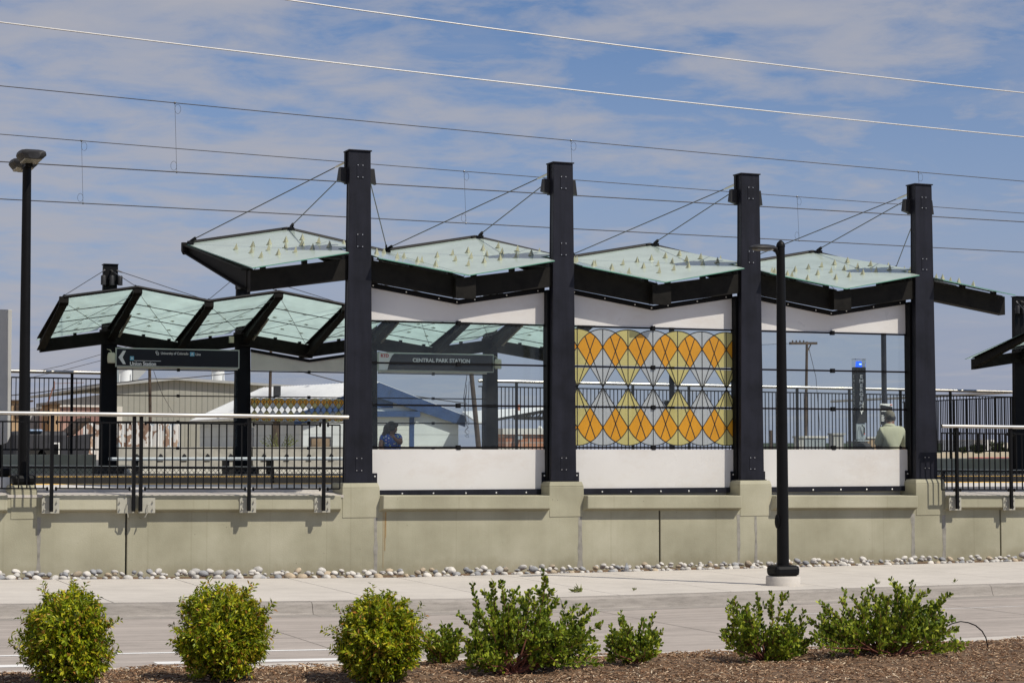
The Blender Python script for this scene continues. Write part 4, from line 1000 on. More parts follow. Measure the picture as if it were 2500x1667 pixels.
# man seen from behind
my = 1.15
T = thing('person', 'seated person seen from behind in a pale green shirt and khaki cap', 'person', (aY(2172, 1080, my).x, my, 1.65))
A = lambda x, y, Y=my: aY(x, y, Y)
pel = A(2172, 1122); ch = A(2172, 1068); nk = A(2172, 1040); nk2 = A(2173, 1031, my+.03); hd = A(2174, 1020, my+.05); cr = A(2172, 1011, my+.04)
sR = A(2200, 1052, my+.02); sL = A(2150, 1052, my); eL = A(2143, 1090, my+.12); eR = A(2209, 1090, my+.15); wL = A(2146, 1112, my+.35); wR = A(2200, 1112, my+.38)
nodes = [(pel, (.15, .12)), (ch, (.15, .11)), (nk, .085), (nk2, .07), (hd, (.092, .10)), (cr, (.08, .085)), (sR, .05), (eR, .045), (wR, .03), (sL, .05), (eL, .047), (wL, .03)]
edges = [(0, 1), (1, 2), (2, 3), (3, 4), (4, 5), (1, 6), (6, 7), (7, 8), (1, 9), (9, 10), (10, 11)]
hip = pel+Vector((0, 0, -.02))
for sx_ in (-.1, .1):
    k = hip+Vector((sx_, .45, .02)); f = k+Vector((0, .03, -.38)); i0 = len(nodes)
    nodes += [(hip+Vector((sx_, .08, 0)), .09), (k, .07), (f, .048), (f+Vector((0, .14, -.02)), .038)]; edges += [(0, i0), (i0, i0+1), (i0+1, i0+2), (i0+2, i0+3)]
hand(nodes, edges, 8, Vector((-.3, .8, -.2)), Vector((.9, .3, 0)), Vector((0, .1, -.5)))
hand(nodes, edges, 11, Vector((.3, .8, -.2)), Vector((-.9, .3, 0)), Vector((0, .1, -.5)))
fd = Vector((.45, .89, 0)); fs = Vector((.89, -.45, 0)); fc = hd+fd*.06
skin('body', nodes, edges, M['skin'], T, extra=[(hd+fd*.072, (.014, .014, .02)), (fc+fs*.03+Vector((0, 0, .02)), (.01, .01, .007)), (fc-fs*.03+Vector((0, 0, .02)), (.01, .01, .007)), (fc+Vector((0, 0, -.045)), (.02, .014, .008)), (hd-fs*.078, (.014, .02, .026)), (hd+fs*.078, (.014, .02, .026))])
b = MB(); b.ell(hd+Vector((0, 0, -.005))-fd*.012, (.088, .092, .085)); b.ell(nk2+Vector((0, 0, .012))-fd*.02, (.06, .055, .05)); b.build('hair', M['hair'], T, smooth=True)
skin('shirt', [(pel, (.19, .15)), (pel.lerp(ch, .5), (.185, .135)), (ch, (.195, .14)), (nk+Vector((0, 0, -.0)), (.115, .10)), (sR+Vector((-.01, 0, -.01)), .10), (eR, .078), (sL+Vector((.01, 0, -.01)), .10), (eL, .078)], [(0, 1), (1, 2), (2, 3), (2, 4), (4, 5), (2, 6), (6, 7)], M['shirtg'], T)
b = MB(); b.ell(nk+Vector((0, .0, .005)), (.105, .085, .05)); b.ell(nk2+Vector((0, -.005, -.03)), (.078, .07, .035)); b.build('collar', M['shirtg'], T, smooth=True)
b = MB(); rt_ = Matrix.Rotation(R(10), 3, 'Y')
cc = cr+Vector((0, 0, -.025)); prof = [(0, .095), (.04, .089), (.070, .070), (.087, .035), (.090, 0), (.088, -.018)]
b.lathe(cc, prof[::-1], 20)
q = [cc+fd*.08+fs*.07, cc+fd*.17+fs*.05, cc+fd*.17-fs*.05, cc+fd*.08-fs*.07]; q = [v+Vector((0, 0, -.02)) for v in q]; b.hexa(q+[v+Vector((0, 0, .008)) for v in q])
cpo = b.build('cap', M['cap'], T, smooth=True)
b = MB(); b.ell(cc-fd*.084-fs*.0+Vector((0, 0, .0)), (.028, .012, .02)); b.build('cap_opening', M['hair'], cpo)
b = MB(); b.ell(aY(2108, 1098, 1.3), (.17, .12, .14)); b.ell(aY(2120, 1104, 1.3), (.13, .12, .10)); tag(b.build('backpack', M['trousers'], loc=tuple(aY(2108, 1112, 1.3)), smooth=True), 'dark bag on the bench left of the seated man', 'bag')
for (xa, xb, lb) in ((9.15, 11.2, 'black bench seat behind the white panel of the first bay under the woman'), (17.1, 19.4-.75, 'black bench seat behind the white panel of the last bay under the man')):
    T = thing('bench', lb, 'bench', ((xa+xb)/2, 1.2, pz(xa)))
    b = MB(); b.box(xa, xb+.4, .85, 1.4, 1.56, 1.60); b.build('seat', M['black'], T, bevel=.01)
    for x in (xa+.2, xb-.1): b = MB(); b.box(x-.03, x+.03, .95, 1.3, pz(x)-.01, 1.56); b.build('leg', M['black'], T)

# ------------------------------------------------------------------ overhead wires
def sagline(px, Y, x0, x1, k=30, sag=0.):
    """through two photo points on plane Y, extended"""
    p = aY(px[0][0], px[0][1], Y); q = aY(px[1][0], px[1][1], Y)
    out = []
    for i in range(k+1):
        x = x0+(x1-x0)*i/k; t = (x-p.x)/(q.x-p.x); out.append((x, Y, p.z+(q.z-p.z)*t+sag*((t-.5)**2-.25)*4*.25))
    return out
D = 1.063
def zat(pts, x):
    for p, q in zip(pts[:-1], pts[1:]):
        if p[0] <= x <= q[0]: t = (x-p[0])/(q[0]-p[0]); return p[2]+(q[2]-p[2])*t
def catenary(label, Y, mes, con, drops):
    T = thing('overhead_line', label, 'overhead wire', (10, Y, 6.5), 'electric overhead lines above the tracks')
    m_ = sagline(mes, Y, -12, 60, sag=.12); c_ = sagline(con, Y, -12, 60)
    b = MB(); b.tube(m_, .0085, 6); b.build('messenger_wire', M['wire'], T, smooth=True)
    b = MB(); b.tube(c_, .011, 6); b.build('contact_wire', M['wire'], T, smooth=True)
    for (px, py) in drops:
        x = aY(px, py, Y).x; zt, zb = zat(m_, x), zat(c_, x)
        b = MB(); b.tube([(x, Y, zt), (x+.045, Y, zb)], .0035, 5)
        for s, zz, xx in ((1, zt-.05, x), (-1, zb+.05, x+.045)):
            pts = [(xx+s*(.075*(1-math.cos(t))/1.2), Y, zz-s*(.1*(t/6.28)*1.6)+.04*math.sin(t)*s) for t in [i*6.28/14 for i in range(15)]]
            loop = [(xx+s*.055+.055*math.cos(a), Y, zz-s*.06+.085*math.sin(a)) for a in [i*2*math.pi/16 for i in range(17)]]
            b.tube(loop, .003, 4, cap=False)
        b.ell((x, Y, zt), (.022, .02, .025), nu=6, nv=5); b.ell((x+.045, Y, zb), (.018, .018, .022), nu=6, nv=5)
        b.build('dropper', M['cable'], T)
catenary('pair of dark overhead wires above the nearer track, the higher pair', 7.5, ((0, 210), (2500, 443)), ((0, 395), (2500, 542)), ((427, 250), (1394, 337), (2242, 420)))
catenary('pair of dark overhead wires above the farther track, the lower pair', 11.7, ((0, 328), (2500, 521)), ((0, 486), (2500, 616)), ((199, 343), (1133, 415), (1946, 478)))
for lb, pts in (('upper bright twisted feeder wire crossing the top of the sky', ((696, 0), (2500, 227.5))), ('lower bright twisted feeder wire crossing the whole sky', ((0, 55), (2500, 335)))):
    b = MB(); l_ = sagline(pts, 3.0, -12, 60, sag=.25); b.tube(l_, .0115, 8); tag(b.build('feeder_wire', M['feeder'], loc=l_[10], smooth=True), lb, 'overhead wire', 'bright feeder wires across the sky')

# ------------------------------------------------------------------ river stones
rm = []
for v in range(10):
    bm = bmesh.new(); bmesh.ops.create_icosphere(bm, subdivisions=3, radius=1)
    sd = Vector((v*7.3, v*3.1, 0)); sc = Vector((random.uniform(1.0, 1.6), random.uniform(.8, 1.1), random.uniform(.5, .9)))
    for q in bm.verts: q.co *= 1+.16*noise.noise(q.co*1.1+sd)+.05*noise.noise(q.co*2.6+sd); q.co = Vector((q.co.x*sc.x, q.co.y*sc.y, q.co.z*sc.z))
    me = bpy.data.meshes.new('river_stone'); bm.to_mesh(me); bm.free(); me.polygons.foreach_set('use_smooth', [True]*len(me.polygons)); me.materials.append(M['rock_white']); rm.append(me)
rng = random.Random(11)
kinds = (('rock_white', 'pale whitish river stone in the row along the foot of the wall', 'pale river stones along the wall foot'), ('rock_grey', 'grey speckled river stone in the row along the foot of the wall', 'grey river stones along the wall foot'), ('rock_tan', 'tan brown river stone in the row along the foot of the wall', 'tan river stones along the wall foot'))
cnt = 0; x = 3.1
while cnt < 292:
    for row in range(3):
        if cnt >= 292: break
        if row == 2 and rng.random() < (.45 if x > 13 else .2): continue
        r = rng.uniform(.030, .052)*(1.3 if rng.random() < .12 else 1)*(.92 if x > 12 else 1.05)
        xx = x+rng.uniform(-.07, .07); yy_ = (-.80, -.66, -.56)[row]+rng.uniform(-.06, .06); z = gz(xx)+.0+r*.45+(.0, .045, .075)[row]
        kk = 0 if rng.random() < .62 else (1 if rng.random() < .6 else 2); mt_, lb, gp = kinds[kk]
        o = bpy.data.objects.new('river_stone', rm[rng.randrange(10)]); col.objects.link(o); o.location = (xx, yy_, z); o.scale = (r, r, r)
        o.rotation_euler = (rng.uniform(-.4, .4), rng.uniform(-.4, .4), rng.uniform(0, 6.28)); tag(o, lb, 'stone', gp)
        o.material_slots[0].link = 'OBJECT'; o.material_slots[0].material = M[mt_]; cnt += 1
    x += .172
b = MB(); rg = random.Random(77)
for i in range(520):
    xx = rg.uniform(2.6, 21.5) if i < 380 else rg.uniform(20, 30); yy_ = rg.uniform(-.84, -.3); rr = rg.uniform(.02, .042); rot = Matrix.Rotation(rg.uniform(0, 3), 3, 'Z') @ Matrix.Rotation(rg.uniform(-.4, .4), 3, 'X')
    b.ell((xx, yy_, gz(xx)+rr*.4+.04*(yy_ > -.6)), (rr*rg.uniform(1, 1.5), rr, rr*rg.uniform(.55, .85)), nu=9, nv=6, rot=rot)
sm_ = islandmat('small_stones', [(0, (.20, .20, .21)), (.3, (.38, .36, .34)), (.6, (.52, .49, .45)), (1, (.66, .64, .61))], bs=30)
o = b.build('small_river_stones', sm_, smooth=True, solid=False); o.modifiers.clear(); tag(o, 'small mixed river pebbles filling the gaps between the larger stones along the wall', 'stones', kind='stuff')
def bigstone(px, py, r, mt_, lb, Y=-.55):
    p = aY(px, py, Y); o = bpy.data.objects.new('river_stone', rm[3]); col.objects.link(o); o.location = (p.x, Y, p.z); o.scale = (r,)*3; tag(o, lb, 'stone'); o.material_slots[0].link = 'OBJECT'; o.material_slots[0].material = M[mt_]
bigstone(76, 1402, .075, 'rock_grey', 'largest dark speckled river stone, below the left lamp post')
bigstone(797, 1402, .075, 'rock_tan', 'large brown flat river stone near the first column')
bigstone(1838, 1382, .055, 'rock_white', 'rounded grey stone perched on the row just left of the street lamp')
# bottle and pink rock
p = aY(1530, 1391, -.75); b = MB(); b.lathe((p.x, p.y, p.z-.04), [(.02, 0), (.03, .01), (.033, .06), (.03, .1), (.012, .13), (.012, .15)], 12)
tag(b.build('plastic_bottle', film('bottle_plastic', (.8, .84, .9), .45), loc=(p.x, p.y, p.z), smooth=True), 'clear crumpled plastic bottle lying among the pale stones', 'bottle')
p = aZ(423, 1632, .05); o = bpy.data.objects.new('pink_stone', rm[5].copy()); o.data.materials.clear(); o.data.materials.append(mat('pink_granite', (.42, .2, .17), .85, var=.2, vscale=9)); col.objects.link(o); o.location = p; o.scale = (.03, .03, .035); tag(o, 'pinkish stone at the mulch edge left of the second round shrub', 'stone')

# ------------------------------------------------------------------ shrubs
def leaf(b, p, d, l, w, nrm):
    d = d.normalized(); s = d.cross(nrm)
    if s.length < 1e-4: s = d.cross(Vector((1, 0, 0)))
    s.normalize(); u = s.cross(d)
    o = len(b.v); 
    b.v += [tuple(p), tuple(p+d*l*.5-s*w/2+u*w*.18), tuple(p+d*l-u*l*.1), tuple(p+d*l*.5+s*w/2+u*w*.18)]
    b.f += [(o, o+1, o+2), (o, o+2, o+3)]; b.m += [0, 0]
def leafr(b, p, d, l, w, nrm):
    d = d.normalized(); s = d.cross(nrm)
    if s.length < 1e-4: s = d.cross(Vector((1, 0, 0)))
    s.normalize(); u = s.cross(d); o = len(b.v)
    b.v += [tuple(p), tuple(p+d*l*.4-s*w*.36+u*w*.1), tuple(p+d*l*.78-s*w*.46+u*w*.14), tuple(p+d*l), tuple(p+d*l*.78+s*w*.46+u*w*.14), tuple(p+d*l*.4+s*w*.36+u*w*.1)]
    b.f += [(o, o+1, o+2, o+3), (o, o+3, o+4, o+5)]; b.m += [0, 0]
def rvec(rg): 
    while True:
        v = Vector((rg.uniform(-1, 1), rg.uniform(-1, 1), rg.uniform(-1, 1)))
        if .05 < v.length < 1: return v.normalized()
def onmulch(px, py):
    z = .1
    for k in range(6): p = aZ(px, py, z); z = mz(p.x, p.y)
    return p
def roundshrub(label, cxp, ybase, wpx, ytop, seed, yellow=0):
    rg = random.Random(seed); p = onmulch(cxp, ybase); Z = (p-CAM).dot(FW); m = Z/F
    rx = wpx*m/2*.93; h = (ybase-ytop)*m; base = Vector((p.x, p.y+.05, mz(p.x, p.y)-.02)); c = base+Vector((0, 0, h*.49)); rz = h*.515-.025
    T = thing('round_shrub', label, 'shrub', tuple(base), 'clipped round shrubs in the mulch bed')
    lv = MB(); st = MB()
    rx *= .97
    def surf(d): return 1+.15*noise.noise(d*1.9+Vector((seed, 0, 0)))+.12*noise.noise(d*5+Vector((0, seed, 0)))
    for i in range(420):
        d = rvec(rg); d.z = d.z*.9+.12; d.normalize(); sf = surf(d)
        tip = c+Vector((d.x*rx*sf, d.y*rx*.95*sf, d.z*rz*sf)); 
        if tip.z < base.z+.05: tip.z = base.z+.05+rg.random()*.06
        out = Vector((d.x, d.y, d.z*.6+.55)).normalized()
        if noise.noise(tip*8+Vector((seed, 0, 2))) < -.34: continue
        sh = rg.uniform(.0, .04) if rg.random() < .84 else rg.uniform(.04, .12)
        tip = tip+out*sh
        root = base+Vector((d.x*.05, d.y*.05, .02)); mid = root.lerp(tip, .55)+Vector((0, 0, .02))
        if i % 4 == 0: st.tube([root, mid, tip], [.004, .003, .0015], 4, cap=False)
        L = .13
        for k in range(26):
            t = k/26; q = tip-out*L*t*(1.)-(tip-c)*0.25*t*t
            ang = rg.uniform(0, 6.28); a = out.cross(Vector((math.cos(ang), math.sin(ang), .3))).normalized()
            dr = (out*rg.uniform(.35, 1.)+a*1.).normalized()
            leaf(lv, q, dr, rg.uniform(.028, .048), rg.uniform(.012, .019), rvec(rg)*.7+out)
    for i in range(9000):
        d = rvec(rg); rr = rg.uniform(.35, .99); sf = surf(d)*rr; q = c+Vector((d.x*rx*sf, d.y*rx*sf, d.z*rz*sf))
        if noise.noise(q*9+Vector((seed, seed, 0))) < -.32: continue
        if d.z < 0: q += Vector((d.x, d.y, 0))*rx*.18*(-d.z)
        if q.z < base.z+.02: q.z = base.z+.02+rg.random()*.08
        leaf(lv, q, (rvec(rg)+d*.7+Vector((0, 0, .4))), rg.uniform(.030, .050), rg.uniform(.012, .020), rvec(rg))
    lv.build('foliage', M['leafA'], T, solid=False); st.build('stems', M['stemA'], T)
    if yellow:
        yv = MB()
        for i in range(160*yellow):
            d = rvec(rg); d = (d*.35+Vector((.35, -.4, .85 if rg.random() < .7 else .1))).normalized(); q = c+Vector((d.x*rx, d.y*rx, d.z*rz))*surf(d)*1.03
            leaf(yv, q, d+rvec(rg)*.8, rg.uniform(.018, .03), .008, rvec(rg))
        yv.build('yellow_leaves', leafmat('yellow_leaf', [(0, (.35, .30, .03)), (1, (.55, .42, .04))]), T, solid=False)
roundshrub('leftmost round green shrub in the bark mulch', 163, 1672, 222, 1437, 3)
roundshrub('largest round shrub with yellow tipped leaves, below the second group of railing plates', 545, 1660, 236, 1425, 5, 2)
roundshrub('round green shrub just left of the dark spreading shrubs', 930, 1668, 214, 1447, 8)
def spread(label, name, base_px, tips, n_in, seed, fan, hpx, thin=1.):
    rg = random.Random(seed); p = onmulch(*base_px); m = (p-CAM).dot(FW)/F
    base = Vector((p.x, p.y, mz(p.x, p.y)-.01)); T = thing(name, label, 'shrub', tuple(base), 'dark leaved spreading shrubs in the mulch bed')
    lv = MB(); st = MB(); ends = []
    for (tx, ty_) in tips:
        dy = rg.uniform(-.16, .16); q = aY(tx, ty_, base.y+dy); ends.append((q, True))
    for i in range(int(n_in*.62)):
        # interior ends inside the outline formed by the tips
        a, c = rg.choice(tips), rg.choice(tips); t = rg.random(); tx = a[0]*(1-t)+c[0]*t; ty_ = (a[1]*(1-t)+c[1]*t); ty_ = ty_+(base_px[1]-ty_)*rg.uniform(.08, .75)
        q = aY(tx+rg.uniform(-12, 12), ty_, base.y+rg.uniform(-.3, .26)); 
        if q.z < base.z+.04: q.z = base.z+.05
        ends.append((q, False))
    for q, outer in ends:
        r0 = base+Vector((rg.uniform(-.04, .04), rg.uniform(-.03, .03), .0)); v = q-r0; L = v.length
        c1 = r0+Vector((v.x*rg.uniform(.3, .75), v.y*.45, v.z*rg.uniform(.15, .5)+.02)); pts = []; wob = rvec(rg)*.035
        for k in range(13):
            t = k/12; pts.append(r0*(1-t)**2+c1*2*t*(1-t)+q*t*t+wob*math.sin(t*6.28))
        st.tube(pts, [.0075*(1-.8*k/12)+.0008 for k in range(13)], 5, cap=False)
        t0 = .5 if L > .3 else .25
        def clus(pts_, k0, dens):
            for k in range(k0, 12):
                a_, b_ = pts_[k], pts_[k+1]; d = (b_-a_).normalized()
                nl = max(1, int(dens*(b_-a_).length/.0125))
                for j in range(nl):
                    t = rg.random(); ps = a_.lerp(b_, t); ang = rg.uniform(0, 6.28)
                    s = d.cross(Vector((math.cos(ang), math.sin(ang), .2))).normalized()
                    ld = (d*.5+s*.8+Vector((0, 0, .5))+rvec(rg)*.3).normalized()
                    leafr(lv, ps, ld, rg.uniform(.032, .048), rg.uniform(.018, .026), s.cross(ld)+rvec(rg)*.5)
        clus(pts, int(12*t0), 2.5*thin)
        for k in range(4 if outer else 4):
            tt = rg.randint(5, 11); s0 = pts[tt]; d2 = ((pts[tt+1]-pts[tt]).normalized()*.5+rvec(rg)*.9+Vector((0, 0, .3))).normalized(); l2 = rg.uniform(.05, .14)
            tw = [s0+d2*l2*i/12+Vector((0, 0, .03*(i/12)**2)) for i in range(13)]
            st.tube(tw, [.003*(1-.7*i/12) for i in range(13)], 4, cap=False); clus(tw, 2, 2.2*thin)
    lv.build('foliage', M['leafB'], T, solid=False); st.build('branches', M['stem'], T)
    return T, base
spread('small dark shrub tucked between the third round shrub and the big spreading one', 'spreading_shrub', (1085, 1622), [(1040, 1560), (1062, 1545), (1085, 1538), (1108, 1540), (1120, 1560), (1032, 1580), (1120, 1585)], 22, 21, 1, 90)
spread('large dark spreading shrub with tall shoots left of centre in the mulch bed', 'spreading_shrub', (1245, 1640), [(1155, 1425), (1203, 1420), (1223, 1420), (1257, 1445), (1333, 1412), (1293, 1440), (1118, 1497), (1160, 1515), (1410, 1478), (1435, 1482), (1455, 1495), (1470, 1525), (1362, 1468), (1280, 1460), (1190, 1450), (1230, 1455), (1455, 1590), (1420, 1575), (1400, 1545), (1150, 1540), (1135, 1590), (1310, 1465), (1345, 1440)], 95, 22, 1, 220)
spread('small dark shrub standing alone between the two big spreading shrubs', 'spreading_shrub', (1555, 1618), [(1520, 1513), (1571, 1515), (1490, 1528), (1540, 1530), (1585, 1530), (1600, 1550), (1485, 1562), (1600, 1590), (1500, 1590)], 34, 23, 1, 100)
spread('dark upright shrub below and left of the street lamp base', 'spreading_shrub', (1872, 1612), [(1793, 1460), (1850, 1452), (1912, 1447), (1782, 1480), (1820, 1480), (1880, 1470), (1938, 1482), (1766, 1538), (1790, 1510), (1925, 1510), (1940, 1560), (1960, 1535), (1990, 1560), (1960, 1605)], 62, 24, 1, 160)
T7, b7 = spread('widest dark spreading shrub at the right beside the thin bent tube', 'spreading_shrub', (2168, 1600), [(2128, 1432), (2185, 1425), (2232, 1432), (2318, 1450), (2104, 1450), (2055, 1460), (2015, 1478), (2010, 1490), (2250, 1445), (2275, 1470), (1970, 1512), (2000, 1508), (2340, 1535), (2325, 1510), (2300, 1490), (2150, 1450), (2205, 1445), (2080, 1455), (2035, 1540), (1985, 1545), (2300, 1550), (2290, 1465)], 105, 25, 1, 170)
# fresh sprouts, weeds
def sprout(label, px, py, n_, l, m, nm='weed', z=.05, up=.6):
    p = aZ(px, py, z); rg = random.Random(px); b = MB(); c = Vector((p.x, p.y, z if z < .02 else mz(p.x, p.y)))
    for i in range(n_):
        d = rvec(rg); d.z = abs(d.z)*.6+up; leaf(b, c+Vector((rg.uniform(-.02, .02), rg.uniform(-.02, .02), rg.random()*.02)), d, l*rg.uniform(.6, 1.1), l*.28, rvec(rg))
    tag(b.build(nm, m, loc=tuple(c), solid=False), label, 'weed' if nm == 'weed' else 'seedling')
sprout('bright yellow green seedling in front of the widest spreading shrub', 2110, 1600, 60, .07, M['leafY'], 'seedling')
sprout('fresh green sprout at the foot of the big spreading shrub', 1382, 1640, 70, .07, M['leafY'], 'seedling')
sprout('tiny weed in the kerb joint near the right edge', 2331, 1422, 14, .06, M['weed'], z=.0)
sprout('thin wiry weed in the kerb joint above the big spreading shrub', 1411, 1445, 16, .13, M['weed'], z=.0, up=.25)
sprout('tiny green weed on the kerb right of the wiry weed', 1549, 1442, 16, .04, M['weed'], z=.0)
sprout('dry tall weed on the kerb behind the widest shrub', 2140, 1426, 10, .09, M['weed'], z=.0)
# drip tube
p0 = aZ(2412, 1580, .08); arc_ = [(2412, 1580), (2407, 1556), (2398, 1540), (2382, 1526), (2364, 1519), (2345, 1516), (2325, 1521), (2312, 1528)]
b = MB(); b.tube([aY(x, y, p0.y) for x, y in arc_], .006, 6); tag(b.build('drip_tube', M['black'], loc=tuple(p0), smooth=True), 'thin black irrigation tube arching out of the mulch at the right', 'tube')

# ------------------------------------------------------------------ background buildings
def gable(label):
    pass
Yg = 60.
ap = aY(925, 932, Yg); er = aY(1135, 1024, Yg); el = aY(718, 1000, Yg); dp = 21.; gl = 1.45
T = thing('shed', 'white gabled building with blue painted fascia and white metal roof', 'building', (ap.x, Yg, gl))
er.z = el.z = (er.z+el.z)/2
b = MB(); b.prism([(el.x+.5, gl), (er.x-.25, gl), (er.x-.25, er.z-.08), (ap.x, ap.z-.2), (el.x+.5, el.z-.05)], Yg+.22, Yg+.9); b.build('gable_wall', M['block'], T)
b = MB(); b.box(el.x+.5, el.x+.8, Yg+.9, Yg+dp, gl, el.z-.1); b.build('side_wall', M['shadeblock'], T)
b = MB(); b.box(er.x-.55, er.x-.25, Yg+.9, Yg+dp, gl, er.z-.1); b.build('side_wall', M['shadeblock'], T)
for s, e in ((-1, el), (1, er)):
    b = MB(); b.hexa([(e.x, Yg, e.z-.08), (ap.x, Yg, ap.z-.08), (ap.x, Yg+dp+.5, ap.z+.25), (e.x, Yg+dp+.5, e.z-.08), (e.x, Yg, e.z), (ap.x, Yg, ap.z), (ap.x, Yg+dp+.5, ap.z+.33), (e.x, Yg+dp+.5, e.z)]); rf = b.build('roof', M['whiteroof'], T)
    b = MB()
    for i in range(36): y = Yg+.4+i*.58; b.beam((e.x, y, e.z+.02), (ap.x, y, ap.z+.02+.33*(y-Yg)/dp), .05, .05)
    b.build('roof_seams', M['whiteroof'], rf)
    b = MB(); b.hexa([(e.x, Yg-.06, e.z-.55), (ap.x, Yg-.06, ap.z-.75), (ap.x, Yg-.005, ap.z-.75), (e.x, Yg-.005, e.z-.55), (e.x, Yg-.06, e.z-.03), (ap.x, Yg-.06, ap.z-.03), (ap.x, Yg-.005, ap.z-.03), (e.x, Yg-.005, e.z-.03)]); b.build('fascia', M['bluepaint'], T)
a_, c_ = aY(925, 952, Yg+.55), aY(953, 996, Yg+.55)
b = MB(); b.box(a_.x-.5, c_.x, Yg+.16, Yg+.22, c_.z, a_.z+.1); b.build('louvre_vent', ribmat('blue_louvre', (.06, .12, .26), .12, .4, vert=False), T)
a_, c_ = aY(905, 1010, Yg+.5), aY(1006, 1060, Yg+.5)
b = MB(); b.box(a_.x, c_.x+.2, Yg-.1, Yg+.22, a_.z-.15, a_.z+.12); b.build('door_canopy', M['bluepaint'], T)
b = MB(); b.box(c_.x-.25, c_.x-.02, Yg+.14, Yg+.22, gl, a_.z-.15); b.build('door_post', M['bluepaint'], T)
b = MB(); b.box(a_.x, c_.x-.25, Yg+.17, Yg+.22, gl, a_.z-.15); b.build('roller_door', ribmat('white_roller', (.62, .64, .60), .22, .8, vert=False), T)
a_, c_ = aY(751, 1066, Yg+.5), aY(803, 1092, Yg+.5)
b = MB(); b.box(a_.x, c_.x, Yg+.16, Yg+.22, c_.z-.4, a_.z); f_ = b.build('window', M['dark'], T)
b = MB(); b.box(a_.x+.08, c_.x-.08, Yg+.12, Yg+.16, c_.z-.4, a_.z-.08); b.build('boarded_pane', M['boards'], f_)
for ya, yb, z_0, z_1, mm in ((Yg+4.2, Yg+5.4, gl, gl+1.9, 'boards'), (Yg+9.2, Yg+10.6, gl+.4, gl+1.5, 'window'), (Yg+12., Yg+13.0, gl+1.4, gl+2.3, 'window')):
    b = MB(); b.box(el.x+.47, el.x+.5, ya, yb, z_0, z_1); b.build('window', M[mm], T)
# warehouse
Yw = 95.
tl = aY(268, 940, Yw); tm = aY(425, 927, Yw); tr = aY(640, 940, Yw)
T = thing('warehouse', 'large ribbed metal warehouse with vents on its roof behind the left bay', 'building', (tm.x, Yw, gl))
b = MB(); b.prism([(tl.x, gl), (tr.x+4, gl), (tr.x+4, tr.z-.2), (tm.x, tm.z), (tl.x, tl.z)], Yw, Yw+.5); b.build('front_wall', M['rib'], T)
b = MB(); b.box(tl.x, tl.x+.4, Yw+.5, Yw+30, gl, tl.z-.5); b.build('side_wall', ribmat('grey_rib', (.30, .30, .31), 3.2, .75), T)
b = MB(); b.hexa([(tl.x-.5, Yw-.4, tl.z-.1), (tm.x, Yw-.4, tm.z-.02), (tm.x, Yw+31, tm.z-.02), (tl.x-.5, Yw+31, tl.z-.1), (tl.x-.5, Yw-.4, tl.z+.06), (tm.x, Yw-.4, tm.z+.14), (tm.x, Yw+31, tm.z+.14), (tl.x-.5, Yw+31, tl.z+.06)])
b.hexa([(tm.x, Yw-.4, tm.z-.02), (tr.x+4, Yw-.4, tr.z-.25), (tr.x+4, Yw+31, tr.z-.25), (tm.x, Yw+31, tm.z-.02), (tm.x, Yw-.4, tm.z+.14), (tr.x+4, Yw-.4, tr.z-.1), (tr.x+4, Yw+31, tr.z-.1), (tm.x, Yw+31, tm.z+.14)]); b.build('roof', M['grey'], T)
for x in (306, 532):
    q = aY(x, 928, Yw+2); b = MB(); b.lathe((q.x, q.y, q.z-.5), [(.42, 0), (.42, 1.3), (.55, 1.3), (.55, 1.6), (.42, 1.75), (0, 1.8)], 18)
    for a in range(4): b.tube([(q.x+.55*math.cos(a*1.57+.6), q.y+.55*math.sin(a*1.57+.6), q.z-.5), (q.x+.5*math.cos(a*1.57+.6), q.y+.5*math.sin(a*1.57+.6), q.z+.4)], .04, 5)
    b.build('roof_vent', M['signwhite'], T, smooth=True)
a_, c_ = aY(325, 903, Yw+3), aY(358, 928, Yw+3)
b = MB(); b.prism([(a_.x, c_.z), (c_.x-.6, c_.z), (c_.x, a_.z), (a_.x, a_.z+.15)], Yw+3, Yw+5); b.build('roof_hood', M['lgrey'], T)
a_, c_ = aY(300, 905, Yw+3), aY(323, 928, Yw+3); b = MB(); b.box(a_.x-.4, c_.x+.1, Yw+3.5, Yw+5, c_.z-.3, a_.z+.3); b.build('roof_unit', M['galv'], T)
a_, c_ = aY(285, 992, Yw-.2), aY(298, 1030, Yw-.2); b = MB(); b.box(a_.x, c_.x, Yw-.3, Yw, gl, a_.z); b.build('door', M['offwhite'], T)
def simplebuild(label, cat, name, x0, y0, x1, y1, Y, dep, m, cap=None, extra=None):
    a_, c_ = aY(x0, y0, Y), aY(x1, y0, Y); zt = a_.z; T = thing(name, label, cat, ((a_.x+c_.x)/2, Y, gl))
    b = MB(); b.box(a_.x, c_.x, Y, Y+dep, min(gl, aY(x0, y1, Y).z), zt); b.build('wall', m, T)
    if cap: b = MB(); b.box(a_.x-.1, c_.x+.1, Y-.1, Y+dep+.1, zt, zt+cap); b.build('parapet', M['capstone'], T)
    return T, a_, c_, zt
T, a_, c_, zt = simplebuild('low pink brick building with a white roof edge left of the far column', 'building', 'brick_building', 143, 993, 262, 1092, 50, 8, M['pink'], .08)
b = MB(); b.box(a_.x, c_.x, 49.96, 50, zt-.55, zt-.35); b.build('shadow_band', mat('shaded_pink', (.25, .14, .12), .8), T)  # shadow below the roof edge, painted as a strip of darker brick
T, a_, c_, zt = simplebuild('small tan stucco building at the left edge behind the lamp post', 'building', 'stucco_building', 15, 980, 74, 1092, 45, 6, M['tan'], None)
b = MB(); b.box(a_.x-.1, c_.x+.1, 44.9, 51, zt, zt+.06); b.box(a_.x+.3, c_.x-.4, 44.95, 45, zt-.6, zt-.12); b.build('roof', M['wood'], T)
